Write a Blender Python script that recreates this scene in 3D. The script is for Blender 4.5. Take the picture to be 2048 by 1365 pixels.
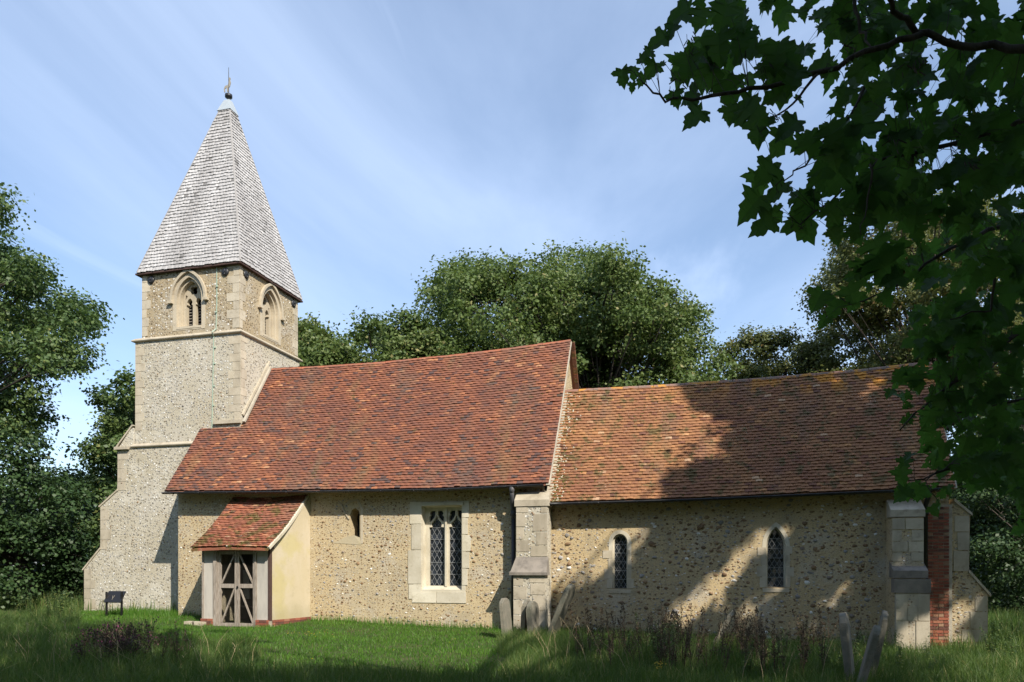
import bpy, math, random
import numpy as np
from mathutils import Matrix, Vector, noise as mnoise
for o in list(bpy.data.objects): bpy.data.objects.remove(o)
SC = bpy.context.scene; COL = SC.collection
random.seed(7); RNG = np.random.default_rng(7)

# ---------------------------------------------------------------- camera, sky, sun, exposure
TH = math.radians(15); FPX = 1500.0; HOR = 1130.0; EYE = 1.65
cam = bpy.data.objects.new('camera', bpy.data.cameras.new('camera')); COL.objects.link(cam)
cam.location = (0, 0, EYE); cam.rotation_euler = (math.radians(90), 0, TH)
cam.data.sensor_width = 36; cam.data.lens = 36*FPX/2048
cam.data.shift_y = (HOR-682.5)/2048; cam.data.clip_end = 1500; cam.data.clip_start = 0.05
SC.camera = cam
SUN_AZ = math.radians(180-46.5); SUN_EL = math.radians(40.5)
SD = Vector((math.cos(SUN_EL)*math.sin(SUN_AZ), math.cos(SUN_EL)*math.cos(SUN_AZ), math.sin(SUN_EL)))
w = bpy.data.worlds.new('World'); SC.world = w; w.use_nodes = True
nt = w.node_tree; nt.nodes.clear()
def wn(t, **k):
    n = nt.nodes.new(t)
    for a, b in k.items(): setattr(n, a, b)
    return n
sky = wn('ShaderNodeTexSky', sky_type='NISHITA', sun_disc=False, sun_elevation=SUN_EL, sun_rotation=SUN_AZ, air_density=1.0, dust_density=0.6, ozone_density=2.0)
geo = wn('ShaderNodeTexCoord'); sep = wn('ShaderNodeSeparateXYZ'); nt.links.new(geo.outputs['Generated'], sep.inputs[0])
mx = wn('ShaderNodeMath', operation='MAXIMUM'); nt.links.new(sep.outputs[2], mx.inputs[0]); mx.inputs[1].default_value = 0.0
ad = wn('ShaderNodeMath', operation='ADD'); nt.links.new(mx.outputs[0], ad.inputs[0]); ad.inputs[1].default_value = 0.18
dx = wn('ShaderNodeMath', operation='DIVIDE'); nt.links.new(sep.outputs[0], dx.inputs[0]); nt.links.new(ad.outputs[0], dx.inputs[1])
dy = wn('ShaderNodeMath', operation='DIVIDE'); nt.links.new(sep.outputs[1], dy.inputs[0]); nt.links.new(ad.outputs[0], dy.inputs[1])
cmb = wn('ShaderNodeCombineXYZ'); nt.links.new(dx.outputs[0], cmb.inputs[0]); nt.links.new(dy.outputs[0], cmb.inputs[1])
def cloudlayer(rot, sc, nscale, lo, hi, seed, dist=0.6):
    m = wn('ShaderNodeMapping'); m.inputs['Rotation'].default_value = (0, 0, rot); m.inputs['Scale'].default_value = sc
    m.inputs['Location'].default_value = (seed, seed*.7, 0); nt.links.new(cmb.outputs[0], m.inputs[0])
    n = wn('ShaderNodeTexNoise'); n.inputs['Scale'].default_value = nscale; n.inputs['Detail'].default_value = 9; n.inputs['Roughness'].default_value = .55
    n.inputs['Distortion'].default_value = dist; nt.links.new(m.outputs[0], n.inputs['Vector'])
    r = wn('ShaderNodeMapRange'); r.interpolation_type = 'SMOOTHSTEP'; r.inputs[1].default_value = lo; r.inputs[2].default_value = hi; nt.links.new(n.outputs[0], r.inputs[0])
    return r.outputs[0]
c1 = cloudlayer(math.radians(62), (1.0, .5, 1), .9, .34, .86, 3.1, .7)
c2 = cloudlayer(math.radians(100), (1.5, .7, 1), 1.9, .44, 1.0, 8.3, .9)
cm = wn('ShaderNodeMath', operation='MAXIMUM'); nt.links.new(c1, cm.inputs[0]); nt.links.new(c2, cm.inputs[1])
cs = wn('ShaderNodeMath', operation='MULTIPLY'); nt.links.new(cm.outputs[0], cs.inputs[0]); cs.inputs[1].default_value = .62
mix = wn('ShaderNodeMix', data_type='RGBA'); cb = wn('ShaderNodeMath', operation='ADD'); nt.links.new(cs.outputs[0], cb.inputs[0]); cb.inputs[1].default_value = .17; nt.links.new(cb.outputs[0], mix.inputs[0]); hs = wn('ShaderNodeHueSaturation'); hs.inputs['Saturation'].default_value = 1.04; nt.links.new(sky.outputs[0], hs.inputs['Color']); nt.links.new(hs.outputs[0], mix.inputs[6]); mix.inputs[7].default_value = (4.5, 5.5, 7.3, 1)
bgn = wn('ShaderNodeBackground'); bgn.inputs[1].default_value = 0.13; nt.links.new(mix.outputs[2], bgn.inputs[0])
outn = wn('ShaderNodeOutputWorld'); nt.links.new(bgn.outputs[0], outn.inputs[0])
sun = bpy.data.objects.new('sun', bpy.data.lights.new('sun', 'SUN')); COL.objects.link(sun)
sun.data.energy = 4.9; sun.data.angle = math.radians(.53); sun.data.color = (1, .92, .80)
sun.rotation_euler = SD.to_track_quat('Z', 'Y').to_euler(); sun.location = (20, -20, 40)
SC.view_settings.view_transform = 'Standard'; SC.view_settings.look = 'None'; SC.view_settings.exposure = 0.58; SC.view_settings.gamma = 1; SC.view_settings.use_curve_mapping = False
SC.render.engine = 'CYCLES'

FW = Vector((-math.sin(TH), math.cos(TH), 0)); RT = Vector((math.cos(TH), math.sin(TH), 0))
def ray(u, v): return FW + RT*((u-1024)/FPX) + Vector((0, 0, (HOR-v)/FPX))
def aty(u, v, Y): d = ray(u, v); return Vector((0, 0, EYE)) + d*(Y/d.y)
def atd(u, v, D): return Vector((0, 0, EYE)) + ray(u, v)*D
def proj(p):
    Z = FW.x*p[0]+FW.y*p[1]; X = RT.x*p[0]+RT.y*p[1]
    if Z < .05: return (-9999, -9999)
    return (1024+FPX*X/Z, HOR-FPX*(p[2]-EYE)/Z)

# ---------------------------------------------------------------- materials
class NT:
    def __init__(s, name):
        s.m = bpy.data.materials.new(name); s.m.use_nodes = True; s.t = s.m.node_tree; s.t.nodes.clear()
        s.out = s.t.nodes.new('ShaderNodeOutputMaterial'); g = s.t.nodes.new('ShaderNodeNewGeometry'); s.pos = g.outputs['Position']; s.nrm = g.outputs['Normal']
        a = s.t.nodes.new('ShaderNodeAttribute'); a.attribute_name = 'tint'; s.tint = a.outputs['Fac']
    def n(s, t, ins=None, **k):
        n = s.t.nodes.new(t)
        for a, b in k.items(): setattr(n, a, b)
        for a, b in (ins or {}).items(): s.set(n.inputs[a], b)
        return n
    def set(s, i, v):
        if isinstance(v, bpy.types.NodeSocket): s.t.links.new(v, i)
        elif isinstance(v, (tuple, list)) and i.type == 'RGBA' and len(v) == 3: i.default_value = (*v, 1)
        else: i.default_value = v
    def noise(s, scale, detail=4, rough=.55, vec=None, dist=0):
        return s.n('ShaderNodeTexNoise', {'Vector': vec or s.pos, 'Scale': scale, 'Detail': detail, 'Roughness': rough, 'Distortion': dist}).outputs[0]
    def vor(s, scale, vec=None, feature='F1', rnd=1): return s.n('ShaderNodeTexVoronoi', {'Vector': vec or s.pos, 'Scale': scale, 'Randomness': rnd}, feature=feature)
    def map(s, sc=(1, 1, 1), rot=(0, 0, 0)): return s.n('ShaderNodeMapping', {'Vector': s.pos, 'Scale': sc, 'Rotation': rot}).outputs[0]
    def ramp(s, f, stops):
        r = s.n('ShaderNodeValToRGB', {'Fac': f}); e = r.color_ramp.elements
        while len(e) < len(stops): e.new(.5)
        for q, (p, c) in zip(e, stops): q.position = p; q.color = (*c, 1) if not isinstance(c, (int, float)) else (c, c, c, 1)
        return r.outputs[0]
    def step(s, f, lo, hi): return s.n('ShaderNodeMapRange', {0: f, 1: lo, 2: hi}, interpolation_type='SMOOTHSTEP').outputs[0]
    def mix(s, f, a, b, mode='MIX'): return s.n('ShaderNodeMix', {0: f, 6: a, 7: b}, data_type='RGBA', blend_type=mode).outputs[2]
    def math(s, op, a, b=0.0): return s.n('ShaderNodeMath', {0: a, 1: b}, operation=op).outputs[0]
    def bump(s, h, st=.5, d=.02, nrm=None):
        ins = {'Height': h, 'Strength': st, 'Distance': d}
        if nrm: ins['Normal'] = nrm
        return s.n('ShaderNodeBump', ins).outputs[0]
    def done(s, col, rough=.85, nrm=None, spec=.3, metal=0):
        ins = {'Base Color': col, 'Roughness': rough, 'Specular IOR Level': spec, 'Metallic': metal}
        if nrm: ins['Normal'] = nrm
        b = s.n('ShaderNodeBsdfPrincipled', ins); s.t.links.new(b.outputs[0], s.out.inputs[0]); return s.m
    def leaf(s, col, trans, tfac=.35, rough=.45, spec=.35):
        b = s.n('ShaderNodeBsdfPrincipled', {'Base Color': col, 'Roughness': rough, 'Specular IOR Level': spec})
        t = s.n('ShaderNodeBsdfTranslucent', {'Color': trans}); m = s.n('ShaderNodeMixShader', {0: tfac, 1: b.outputs[0], 2: t.outputs[0]})
        s.t.links.new(m.outputs[0], s.out.inputs[0]); return s.m
def m_flintwall(name, mortar, mortar2, stops, vs, cover, bigstain, bump=.6, squash=1.3):
    s = NT(name); wob = s.n('ShaderNodeMix', {0: .035, 4: s.map((1, 1, squash)), 5: s.n('ShaderNodeTexNoise', {'Vector': s.pos, 'Scale': 9.0, 'Detail': 3}).outputs[1]}, data_type='VECTOR').outputs[1]
    v = s.vor(vs, wob); v2 = s.vor(vs*2.3, wob)
    f1 = s.math('SUBTRACT', 1.0, s.step(v.outputs['Distance'], cover-.10, cover)); f2 = s.math('SUBTRACT', 1.0, s.step(v2.outputs['Distance'], .22, .32))
    keep = s.step(s.n('ShaderNodeSeparateColor', {0: v.outputs['Color']}).outputs[1], .25, .32)
    f1 = s.math('MULTIPLY', f1, keep)
    cellv = s.n('ShaderNodeSeparateColor', {0: v.outputs['Color']}).outputs[0]; cell2 = s.n('ShaderNodeSeparateColor', {0: v2.outputs['Color']}).outputs[0]
    big = s.noise(.7, 4); fine = s.noise(55, 4)
    m = s.mix(s.step(big, .38, .65), mortar, mortar2); m = s.mix(s.step(fine, .3, .8), m, tuple(c*.72 for c in mortar))
    m = s.mix(s.math('MULTIPLY', s.step(s.noise(1.7, 5), .50, .70), .6), m, bigstain); m = s.mix(s.math('MULTIPLY', s.step(s.noise(.95, 6, .6), .52, .66), .5), m, (.46, .43, .37))
    streak = s.noise(2.0, 4, vec=s.map((2.2, 2.2, .25))); m = s.mix(s.math('MULTIPLY', s.step(streak, .55, .75), .35), m, bigstain)
    c = s.mix(s.math('MULTIPLY', f2, .55), m, s.ramp(cell2, stops)); c = s.mix(f1, c, s.ramp(cellv, stops))
    h = s.math('ADD', s.math('MULTIPLY', f1, .8), s.math('ADD', s.math('MULTIPLY', f2, .3), s.math('MULTIPLY', fine, .5)))
    return s.done(c, s.math('SUBTRACT', .95, s.math('MULTIPLY', f1, .3)), s.bump(h, bump, .025), .25)
FL = [(0, (.10, .075, .05)), (.3, (.19, .15, .10)), (.55, (.3, .28, .24)), (.75, (.2, .19, .18)), (.9, (.5, .48, .43)), (1, (.7, .68, .62))]
M = {}
M['nave_wall'] = m_flintwall('nave_rubble', (.56, .45, .275), (.50, .42, .28), [(0, (.2, .12, .06)), (.5, (.34, .25, .14)), (.8, (.42, .38, .3)), (1, (.66, .62, .54))], 13, .33, (.36, .31, .22), .6, 1.7)
M['chancel_wall'] = m_flintwall('chancel_rubble', (.54, .42, .24), (.47, .38, .24), [(0, (.17, .10, .05)), (.5, (.3, .22, .13)), (.8, (.36, .34, .3)), (1, (.62, .6, .55))], 11, .36, (.32, .28, .2), .7, 1.6)
M['tower_wall'] = m_flintwall('tower_rubble', (.50, .45, .34), (.55, .51, .42), [(0, (.22, .19, .14)), (.3, (.33, .29, .22)), (.5, (.36, .34, .30)), (.7, (.48, .46, .40)), (1, (.78, .76, .71))], 12, .42, (.60, .57, .49), .9, 1.25)
M['belfry_wall'] = m_flintwall('belfry_rubble', (.40, .32, .20), (.44, .37, .25), [(0, (.16, .12, .07)), (.4, (.32, .25, .16)), (.75, (.42, .36, .26)), (1, (.75, .73, .68))], 11, .45, (.33, .28, .2), .8, 1.2)
def m_stone(name, a, b, dark, scale=2.2, bump=.35):
    s = NT(name); n = s.noise(scale, 6); f = s.noise(38, 5, .65); c = s.mix(s.step(n, .35, .68), a, b)
    c = s.mix(s.math('MULTIPLY', s.step(s.noise(6, 6, .6), .54, .72), .55), c, dark); c = s.mix(s.math('MULTIPLY', s.step(f, .55, .8), .4), c, dark)
    c = s.mix(s.math('MULTIPLY', s.tint, .4), c, (.28, .25, .2)); c = s.mix(s.math('MULTIPLY', s.step(s.noise(1.6, 5, .6, s.map((1.5, 1.5, .4))), .5, .72), .5), c, dark); return s.done(c, .88, s.bump(s.math('ADD', s.math('MULTIPLY', n, .5), f), bump, .015))
M['stone'] = m_stone('limestone', (.54, .48, .37), (.44, .38, .28), (.26, .22, .16))
M['stone_old'] = m_stone('weathered_limestone', (.50, .44, .34), (.40, .35, .26), (.20, .17, .12))
M['stone_pale'] = m_stone('pale_clunch', (.66, .61, .49), (.55, .50, .38), (.36, .31, .22))
M['stone_warm'] = m_stone('belfry_limestone', (.53, .46, .34), (.45, .385, .28), (.27, .23, .17))
M['stone_dark'] = m_stone('mossy_stone', (.24, .21, .18), (.17, .15, .13), (.06, .055, .05), 5)
M['grave'] = m_stone('lichened_gravestone', (.17, .155, .12), (.10, .105, .08), (.05, .06, .04), 7, .9)
M['mortar_edge'] = m_stone('mortar_fillet', (.46, .42, .34), (.38, .34, .27), (.2, .18, .14), 5, .8)
def m_tile(name, stops, moss, mosscol, lichen, orange=None):
    s = NT(name); big = s.noise(.9, 4); c = s.ramp(s.tint, stops)
    c = s.mix(s.math('MULTIPLY', s.step(big, .42, .66), .6), c, stops[1][1]); c = s.mix(s.math('MULTIPLY', s.step(s.noise(.8, 5, .6, s.map((1.4, .5, .5))), .5, .7), .45), c, (.13, .10, .075)); f = s.noise(40, 4, .7)
    c = s.mix(s.math('MULTIPLY', s.step(f, .5, .8), .4), c, (.10, .055, .04))
    md = s.noise(3.2, 6, .65); dr = s.noise(1.1, 5, .6, s.map((1.2, .35, .35))); c = s.mix(s.math('MULTIPLY', s.step(dr, .54, .72), .35), c, (.20, .15, .07)); c = s.mix(s.math('MULTIPLY', s.step(md, moss, moss+.1), .75), c, s.mix(s.noise(30, 2), mosscol, tuple(x*.5 for x in mosscol)))
    sp = s.vor(16); c = s.mix(s.math('MULTIPLY', s.math('SUBTRACT', 1.0, s.step(sp.outputs['Distance'], .10, .2)), s.step(s.noise(1.3, 3), lichen, lichen+.15)), c, (.42, .38, .3))
    if orange: 
        z = s.n('ShaderNodeSeparateXYZ', {0: s.pos}); msk = s.math('MULTIPLY', s.step(z.outputs[2], 5.95, 6.4), s.step(z.outputs[0], -3.0, 4.5))
        c = s.mix(s.math('MULTIPLY', msk, s.step(s.noise(2.2, 5, .6), .50, .56)), c, (.50, .22, .035))
    return s.done(c, .8, s.bump(s.math('ADD', f, md), .35, .01), .3)
M['tile_nave'] = m_tile('red_clay_tile', [(0, (.085, .055, .05)), (.16, (.15, .066, .048)), (.5, (.220, .085, .048)), (.8, (.295, .113, .056)), (.95, (.37, .16, .075)), (1, (.44, .25, .14))], .60, (.10, .085, .035), .62)
M['tile_chancel'] = m_tile('mossy_clay_tile', [(0, (.13, .06, .04)), (.16, (.21, .09, .05)), (.5, (.275, .130, .060)), (.8, (.345, .165, .07)), (.95, (.42, .21, .085)), (1, (.46, .30, .18))], .53, (.11, .10, .035), .5, True)
M['tile_porch'] = m_tile('porch_clay_tile', [(0, (.12, .06, .045)), (.2, (.22, .085, .05)), (.5, (.28, .10, .058)), (.8, (.36, .135, .07)), (.95, (.42, .19, .10)), (1, (.48, .32, .2))], .5, (.12, .11, .03), .5)
s = NT('weathered_oak_shingle'); gr = s.noise(6, 5, .6, vec=s.map((9, 9, 1))); c = s.ramp(s.tint, [(0, (.17, .165, .16)), (.3, (.31, .30, .295)), (.7, (.40, .39, .385)), (1, (.50, .49, .485))])
c = s.mix(s.math('MULTIPLY', s.step(gr, .45, .7), .35), c, (.25, .23, .2)); M['shingle'] = s.done(c, .75, s.bump(gr, .3, .01), .35)
s = NT('lead_sheet'); M['lead'] = s.done(s.mix(s.noise(5, 4), (.36, .40, .42), (.5, .54, .55)), .5, None, .5, .3)
s = NT('black_iron'); M['iron'] = s.done(s.mix(s.step(s.noise(14, 4), .5, .8), (.018, .019, .022), (.05, .05, .055)), .45, s.bump(s.noise(40, 3), .2, .005), .5)
s = NT('dark_panel_metal'); M['panel'] = s.done((.012, .011, .011), .35, None, .5)
s = NT('iron_grey'); M['greyiron'] = s.done(s.mix(s.step(s.noise(14, 4), .4, .8), (.06, .062, .07), (.12, .11, .11)), .5)
s = NT('came_lead'); M['came'] = s.done((.25, .26, .27), .5, None, .5, .2)
s = NT('window_glass'); M['glass'] = s.done(s.mix(s.tint, (.010, .013, .018), (.035, .042, .055)), .09, s.bump(s.noise(14, 2), .15, .01), .6)
s = NT('limewash_render'); st = s.noise(1.3, 4, vec=s.map((1, 1, .35))); c = s.mix(s.step(st, .42, .62), (.47, .405, .28), (.50, .44, .33)); c = s.mix(s.math('MULTIPLY', s.step(s.noise(1.1, 5), .5, .66), .55), c, (.44, .38, .15))
c = s.mix(s.math('MULTIPLY', s.step(s.noise(30, 4), .5, .8), .25), c, (.35, .3, .2)); c = s.mix(s.math('MULTIPLY', s.step(s.noise(4.5, 6, .7), .52, .7), .4), c, (.36, .31, .2)); zz = s.n('ShaderNodeSeparateXYZ', {0: s.pos}); c = s.mix(s.math('MULTIPLY', s.math('SUBTRACT', 1.0, s.step(s.math('ADD', zz.outputs[2], s.math('MULTIPLY', s.noise(3, 4), .5)), .45, .95)), .5), c, (.28, .25, .15)); M['render'] = s.done(c, .9, s.bump(s.noise(24, 5), .25, .01))
s = NT('grey_plaster'); c = s.mix(s.step(s.noise(3, 5, vec=s.map((1, 1, .3))), .4, .65), (.46, .43, .38), (.34, .32, .29)); M['plaster'] = s.done(c, .9, s.bump(s.noise(24, 5), .3, .01))
s = NT('silvered_oak'); g = s.noise(5, 6, .65, vec=s.map((14, 14, 1.0))); M['oak'] = s.done(s.mix(s.step(g, .35, .7), (.38, .33, .28), (.17, .14, .11)), .8, s.bump(g, .5, .01))
s = NT('dark_timber'); M['darkwood'] = s.done(s.mix(s.noise(12, 4), (.05, .03, .025), (.10, .06, .05)), .7)
s = NT('wire_mesh'); M['mesh'] = s.done((.02, .018, .016), .6)
def m_brick(): 
    s = NT('red_brick'); c = s.ramp(s.tint, [(0, (.10, .05, .04)), (.4, (.22, .07, .045)), (.75, (.30, .10, .06)), (1, (.30, .2, .13))]); c = s.mix(s.math('MULTIPLY', s.step(s.noise(30, 4), .5, .8), .4), c, (.2, .14, .1)); return s.done(c, .9, s.bump(s.noise(45, 4), .4, .01))
M['brick'] = m_brick()
s = NT('flint_stone'); c = s.ramp(s.tint, [(0, (.12, .065, .03)), (.25, (.20, .115, .055)), (.5, (.27, .17, .09)), (.62, (.16, .15, .15)), (.78, (.30, .29, .27)), (.9, (.24, .24, .26)), (1, (.72, .70, .66))])
f = s.noise(22, 4); c = s.mix(s.math('MULTIPLY', s.step(f, .45, .75), .5), c, s.mix(.5, c, (.36, .32, .25))); c = s.mix(s.math('MULTIPLY', s.step(s.noise(90, 2), .5, .7), .35), c, (.42, .35, .22)); M['flint'] = s.done(c, .55, s.bump(f, .4, .01), .4)
s = NT('ridge_clay'); c = s.mix(s.step(s.noise(3, 5), .4, .6), (.36, .13, .07), (.26, .12, .08)); M['ridge'] = s.done(c, .85, s.bump(s.noise(20, 4), .4, .01))
s = NT('lichened_ridge'); c = s.mix(s.step(s.noise(3, 5), .4, .6), (.28, .15, .11), (.2, .15, .12)); c = s.mix(s.step(s.noise(2.6, 4), .53, .6), c, (.48, .23, .05)); M['ridge_l'] = s.done(c, .85, s.bump(s.noise(20, 4), .4, .01))
s = NT('ground_turf'); c = s.mix(s.step(s.noise(2.2, 6), .35, .65), (.035, .055, .012), (.06, .075, .02)); c = s.mix(s.math('MULTIPLY', s.step(s.noise(.5, 4), .5, .7), .5), c, (.10, .085, .04)); M['turf'] = s.done(c, .95, s.bump(s.noise(18, 6), .8, .06))
def m_grass(name, stops):
    s = NT(name); c = s.ramp(s.tint, stops); c = s.mix(s.math('MULTIPLY', s.step(s.noise(.8, 4), .42, .66), .45), c, stops[-2][1]); return s.leaf(c, s.mix(.5, c, (.16, .30, .02)), .35, .5, .3)
M['lawn'] = m_grass('mown_grass', [(0, (0.040, 0.106, 0.013)), (.5, (0.069, 0.169, 0.019)), (.85, (0.106, 0.213, 0.027)), (1, (0.213, 0.225, 0.075))])
M['long'] = m_grass('long_grass', [(0, (0.039, 0.078, 0.016)), (.5, (0.072, 0.130, 0.029)), (.8, (0.130, 0.176, 0.052)), (1, (0.390, 0.325, 0.156))])
def m_leaf(name, stops, trans, tf=.35):
    s = NT(name); c = s.ramp(s.tint, stops); return s.leaf(c, s.mix(.6, c, trans), tf, .5, .3)
M['leaf_maple'] = m_leaf('sycamore_leaf_far', [(0, (.055, .095, .024)), (.5, (.108, .158, .046)), (.85, (.17, .205, .07)), (1, (.27, .25, .10))], (.15, .22, .04))
M['leaf_oak'] = m_leaf('oak_leaf', [(0, (.048, .088, .036)), (.5, (.088, .142, .050)), (.85, (.145, .195, .055)), (1, (.23, .24, .08))], (.13, .21, .04))
M['leaf_chestnut'] = m_leaf('browning_leaf', [(0, (.06, .085, .026)), (.4, (.11, .135, .045)), (.8, (.17, .17, .06)), (1, (.28, .18, .08))], (.2, .22, .05))
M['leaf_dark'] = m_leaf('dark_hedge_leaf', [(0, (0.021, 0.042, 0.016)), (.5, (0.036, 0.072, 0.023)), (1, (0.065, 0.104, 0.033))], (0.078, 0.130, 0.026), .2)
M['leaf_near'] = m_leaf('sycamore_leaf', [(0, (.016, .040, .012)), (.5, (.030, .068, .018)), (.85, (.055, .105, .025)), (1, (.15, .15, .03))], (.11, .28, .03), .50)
s = NT('bark'); b = s.noise(9, 6, .65, vec=s.map((2, 2, .5))); M['bark'] = s.done(s.mix(s.step(b, .35, .7), (.03, .025, .02), (.075, .062, .05)), .9, s.bump(b, .8, .03))
s = NT('dry_stem'); M['dry'] = s.done(s.mix(s.tint, (.055, .038, .024), (.12, .085, .05)), .85)
s = NT('purple_thistle'); M['thistle'] = s.done(s.mix(s.step(s.tint, .7, .72), (.06, .045, .03), (.24, .07, .14)), .8)
s = NT('yellow_petal'); M['yellow'] = s.done((.7, .5, .03), .6)
s = NT('green_copper_tape'); M['tape'] = s.done((.36, .45, .36), .6)
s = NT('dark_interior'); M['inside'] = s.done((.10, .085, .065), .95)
s = NT('emblem_ivory'); M['emblem'] = s.done((.30, .27, .22), .5)

# ---------------------------------------------------------------- mesh helpers
WO = {}
def tag(o, label=None, cat=None, group=None, kind=None):
    for k, v in (('label', label), ('category', cat), ('group', group), ('kind', kind)):
        if v: o[k] = v
    return o
def root(name, loc, label, cat, group=None):
    o = bpy.data.objects.new(name, None); COL.objects.link(o); o.location = loc; o.empty_display_size = .3; WO[o] = Vector(loc); return tag(o, label, cat, group)
def mkmesh(name, V, Fs, tint=None, smooth=False):
    """V (n,3) array; Fs list of face index lists or an (m,k) array"""
    me = bpy.data.meshes.new(name); V = np.asarray(V, dtype=np.float32)
    if isinstance(Fs, np.ndarray):
        m, k = Fs.shape; me.vertices.add(len(V)); me.vertices.foreach_set('co', V.ravel()); me.loops.add(m*k)
        me.loops.foreach_set('vertex_index', Fs.astype(np.int32).ravel()); me.polygons.add(m)
        me.polygons.foreach_set('loop_start', np.arange(0, m*k, k, dtype=np.int32)); me.polygons.foreach_set('loop_total', np.full(m, k, dtype=np.int32)); me.update(calc_edges=True)
    else: me.from_pydata([tuple(map(float, v)) for v in V], [], [tuple(int(i) for i in f) for f in Fs])
    if tint is not None:
        a = me.attributes.new('tint', 'FLOAT', 'POINT'); a.data.foreach_set('value', np.broadcast_to(np.asarray(tint, dtype=np.float32), (len(V),)).copy())
    if smooth: me.polygons.foreach_set('use_smooth', np.ones(len(me.polygons), dtype=bool))
    return me
def link(name, me, mat, parent=None, wloc=None, kind=None, label=None):
    o = bpy.data.objects.new(name, me); COL.objects.link(o)
    if mat and not me.materials: me.materials.append(M[mat])
    w = Vector(wloc) if wloc is not None else Vector((0, 0, 0)); WO[o] = w
    if parent: o.parent = parent; o.location = w-WO[parent]
    else: o.location = w
    return tag(o, label, None, None, kind)
class MB:
    def __init__(s): s.v = []; s.f = []; s.t = []
    def add(s, V, F, tint=0.5):
        b = len(s.v); s.v += [tuple(p) for p in V]; s.f += [tuple(b+i for i in f) for f in F]; s.t += [tint]*len(V); return s
    def box(s, a, b, tint=.5):
        (x0, y0, z0), (x1, y1, z1) = a, b
        return s.add([(x0, y0, z0), (x1, y0, z0), (x1, y1, z0), (x0, y1, z0), (x0, y0, z1), (x1, y0, z1), (x1, y1, z1), (x0, y1, z1)],
                     [(0, 3, 2, 1), (4, 5, 6, 7), (0, 1, 5, 4), (1, 2, 6, 5), (2, 3, 7, 6), (3, 0, 4, 7)], tint)
    def bar(s, p, q, w, h, up=(0, 0, 1), tint=.5):
        p, q = Vector(p), Vector(q); d = (q-p).normalized(); u = Vector(up); r = d.cross(u)
        if r.length < 1e-4: r = d.cross(Vector((0, 1, 0)))
        r.normalize(); u = r.cross(d).normalized(); V = []
        for c in (p, q):
            for a, b in ((-1, -1), (1, -1), (1, 1), (-1, 1)): V.append(c+r*(a*w/2)+u*(b*h/2))
        return s.add(V, [(3, 2, 1, 0), (4, 5, 6, 7), (0, 1, 5, 4), (1, 2, 6, 5), (2, 3, 7, 6), (3, 0, 4, 7)], tint)
    def tube(s, pts, rad, n=8, tint=.5, cap=True):
        pts = [Vector(p) for p in pts]; rad = rad if isinstance(rad, (list, tuple)) else [rad]*len(pts); V = []; F = []; prev = None
        for i, p in enumerate(pts):
            d = (pts[min(i+1, len(pts)-1)]-pts[max(i-1, 0)]).normalized(); r = prev if prev else (d.cross(Vector((0, 0, 1))) if abs(d.z) < .9 else d.cross(Vector((1, 0, 0))))
            r = (r-d*r.dot(d)).normalized(); prev = r; u = d.cross(r)
            for k in range(n): a = 2*math.pi*k/n; V.append(p+(r*math.cos(a)+u*math.sin(a))*rad[i])
        for i in range(len(pts)-1):
            for k in range(n): F.append((i*n+k, i*n+(k+1) % n, (i+1)*n+(k+1) % n, (i+1)*n+k))
        if cap: F.append(tuple(range(n))[::-1]); F.append(tuple((len(pts)-1)*n+k for k in range(n)))
        return s.add(V, F, tint)
    def build(s, name, mat, parent=None, smooth=False, kind=None, label=None, jitter=0):
        V = np.array(s.v, dtype=np.float32); c = (V.min(0)+V.max(0))/2; c[2] = V[:, 2].min(); V = V-c
        if jitter: V += RNG.uniform(-jitter, jitter, V.shape)
        return link(name, mkmesh(name, V, s.f, np.array(s.t), smooth), mat, parent, c, kind, label)
def south(y0): return lambda a, b, c: (a, y0+c, b)      # plane facing south, c = depth into the wall
def east(x0): return lambda a, b, c: (x0-c, a, b)       # plane facing east, a = y
def westf(x0): return lambda a, b, c: (x0+c, a, b)
def plate(name, outer, holes, thick, fr, mat, parent, c0=0.0, kind=None, label=None):
    cu = bpy.data.curves.new('tmp', 'CURVE'); cu.dimensions = '2D'; cu.fill_mode = 'BOTH'; cu.extrude = thick/2
    for poly in [outer]+list(holes):
        sp = cu.splines.new('POLY'); sp.points.add(len(poly)-1)
        for q, (a, b) in zip(sp.points, poly): q.co = (a, b, 0, 1)
        sp.use_cyclic_u = True
    ob = bpy.data.objects.new('tmp', cu); COL.objects.link(ob); dg = bpy.context.evaluated_depsgraph_get(); me = bpy.data.meshes.new_from_object(ob.evaluated_get(dg), depsgraph=dg)
    n = len(me.vertices); V = np.empty(n*3, dtype=np.float32); me.vertices.foreach_get('co', V); V = V.reshape(-1, 3); Fs = [tuple(p.vertices) for p in me.polygons]
    bpy.data.objects.remove(ob); bpy.data.curves.remove(cu); bpy.data.meshes.remove(me)
    W = np.array([fr(a, b, c0+thick/2-z) for a, b, z in V.tolist()], dtype=np.float32); c = (W.min(0)+W.max(0))/2; c[2] = W[:, 2].min()
    return link(name, mkmesh(name, W-c, Fs, .5), mat, parent, c, kind, label)
def arch(cx, hw, z0, zs, rise, n=8, pointed=True, off=0.0):
    """outline of an arched opening: sill z0, springing zs, crown zs+rise"""
    hw += off; rise += off*(1.2 if pointed else 1); P = [(cx-hw, z0), (cx+hw, z0)]
    if pointed:
        r = (hw*hw+rise*rise)/(2*hw); th = math.asin(min(1, rise/r)) 
        for i in range(n+1): a = th*i/n; P.append((cx+hw-r+r*math.cos(a), zs+r*math.sin(a)))
        for i in range(n-1, -1, -1): a = th*i/n; P.append((cx-hw+r-r*math.cos(a), zs+r*math.sin(a)))
    else:
        for i in range(n*2+1): a = math.pi*i/(2*n); P.append((cx+hw*math.cos(a), zs+rise*math.sin(a)))
    return P
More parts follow.
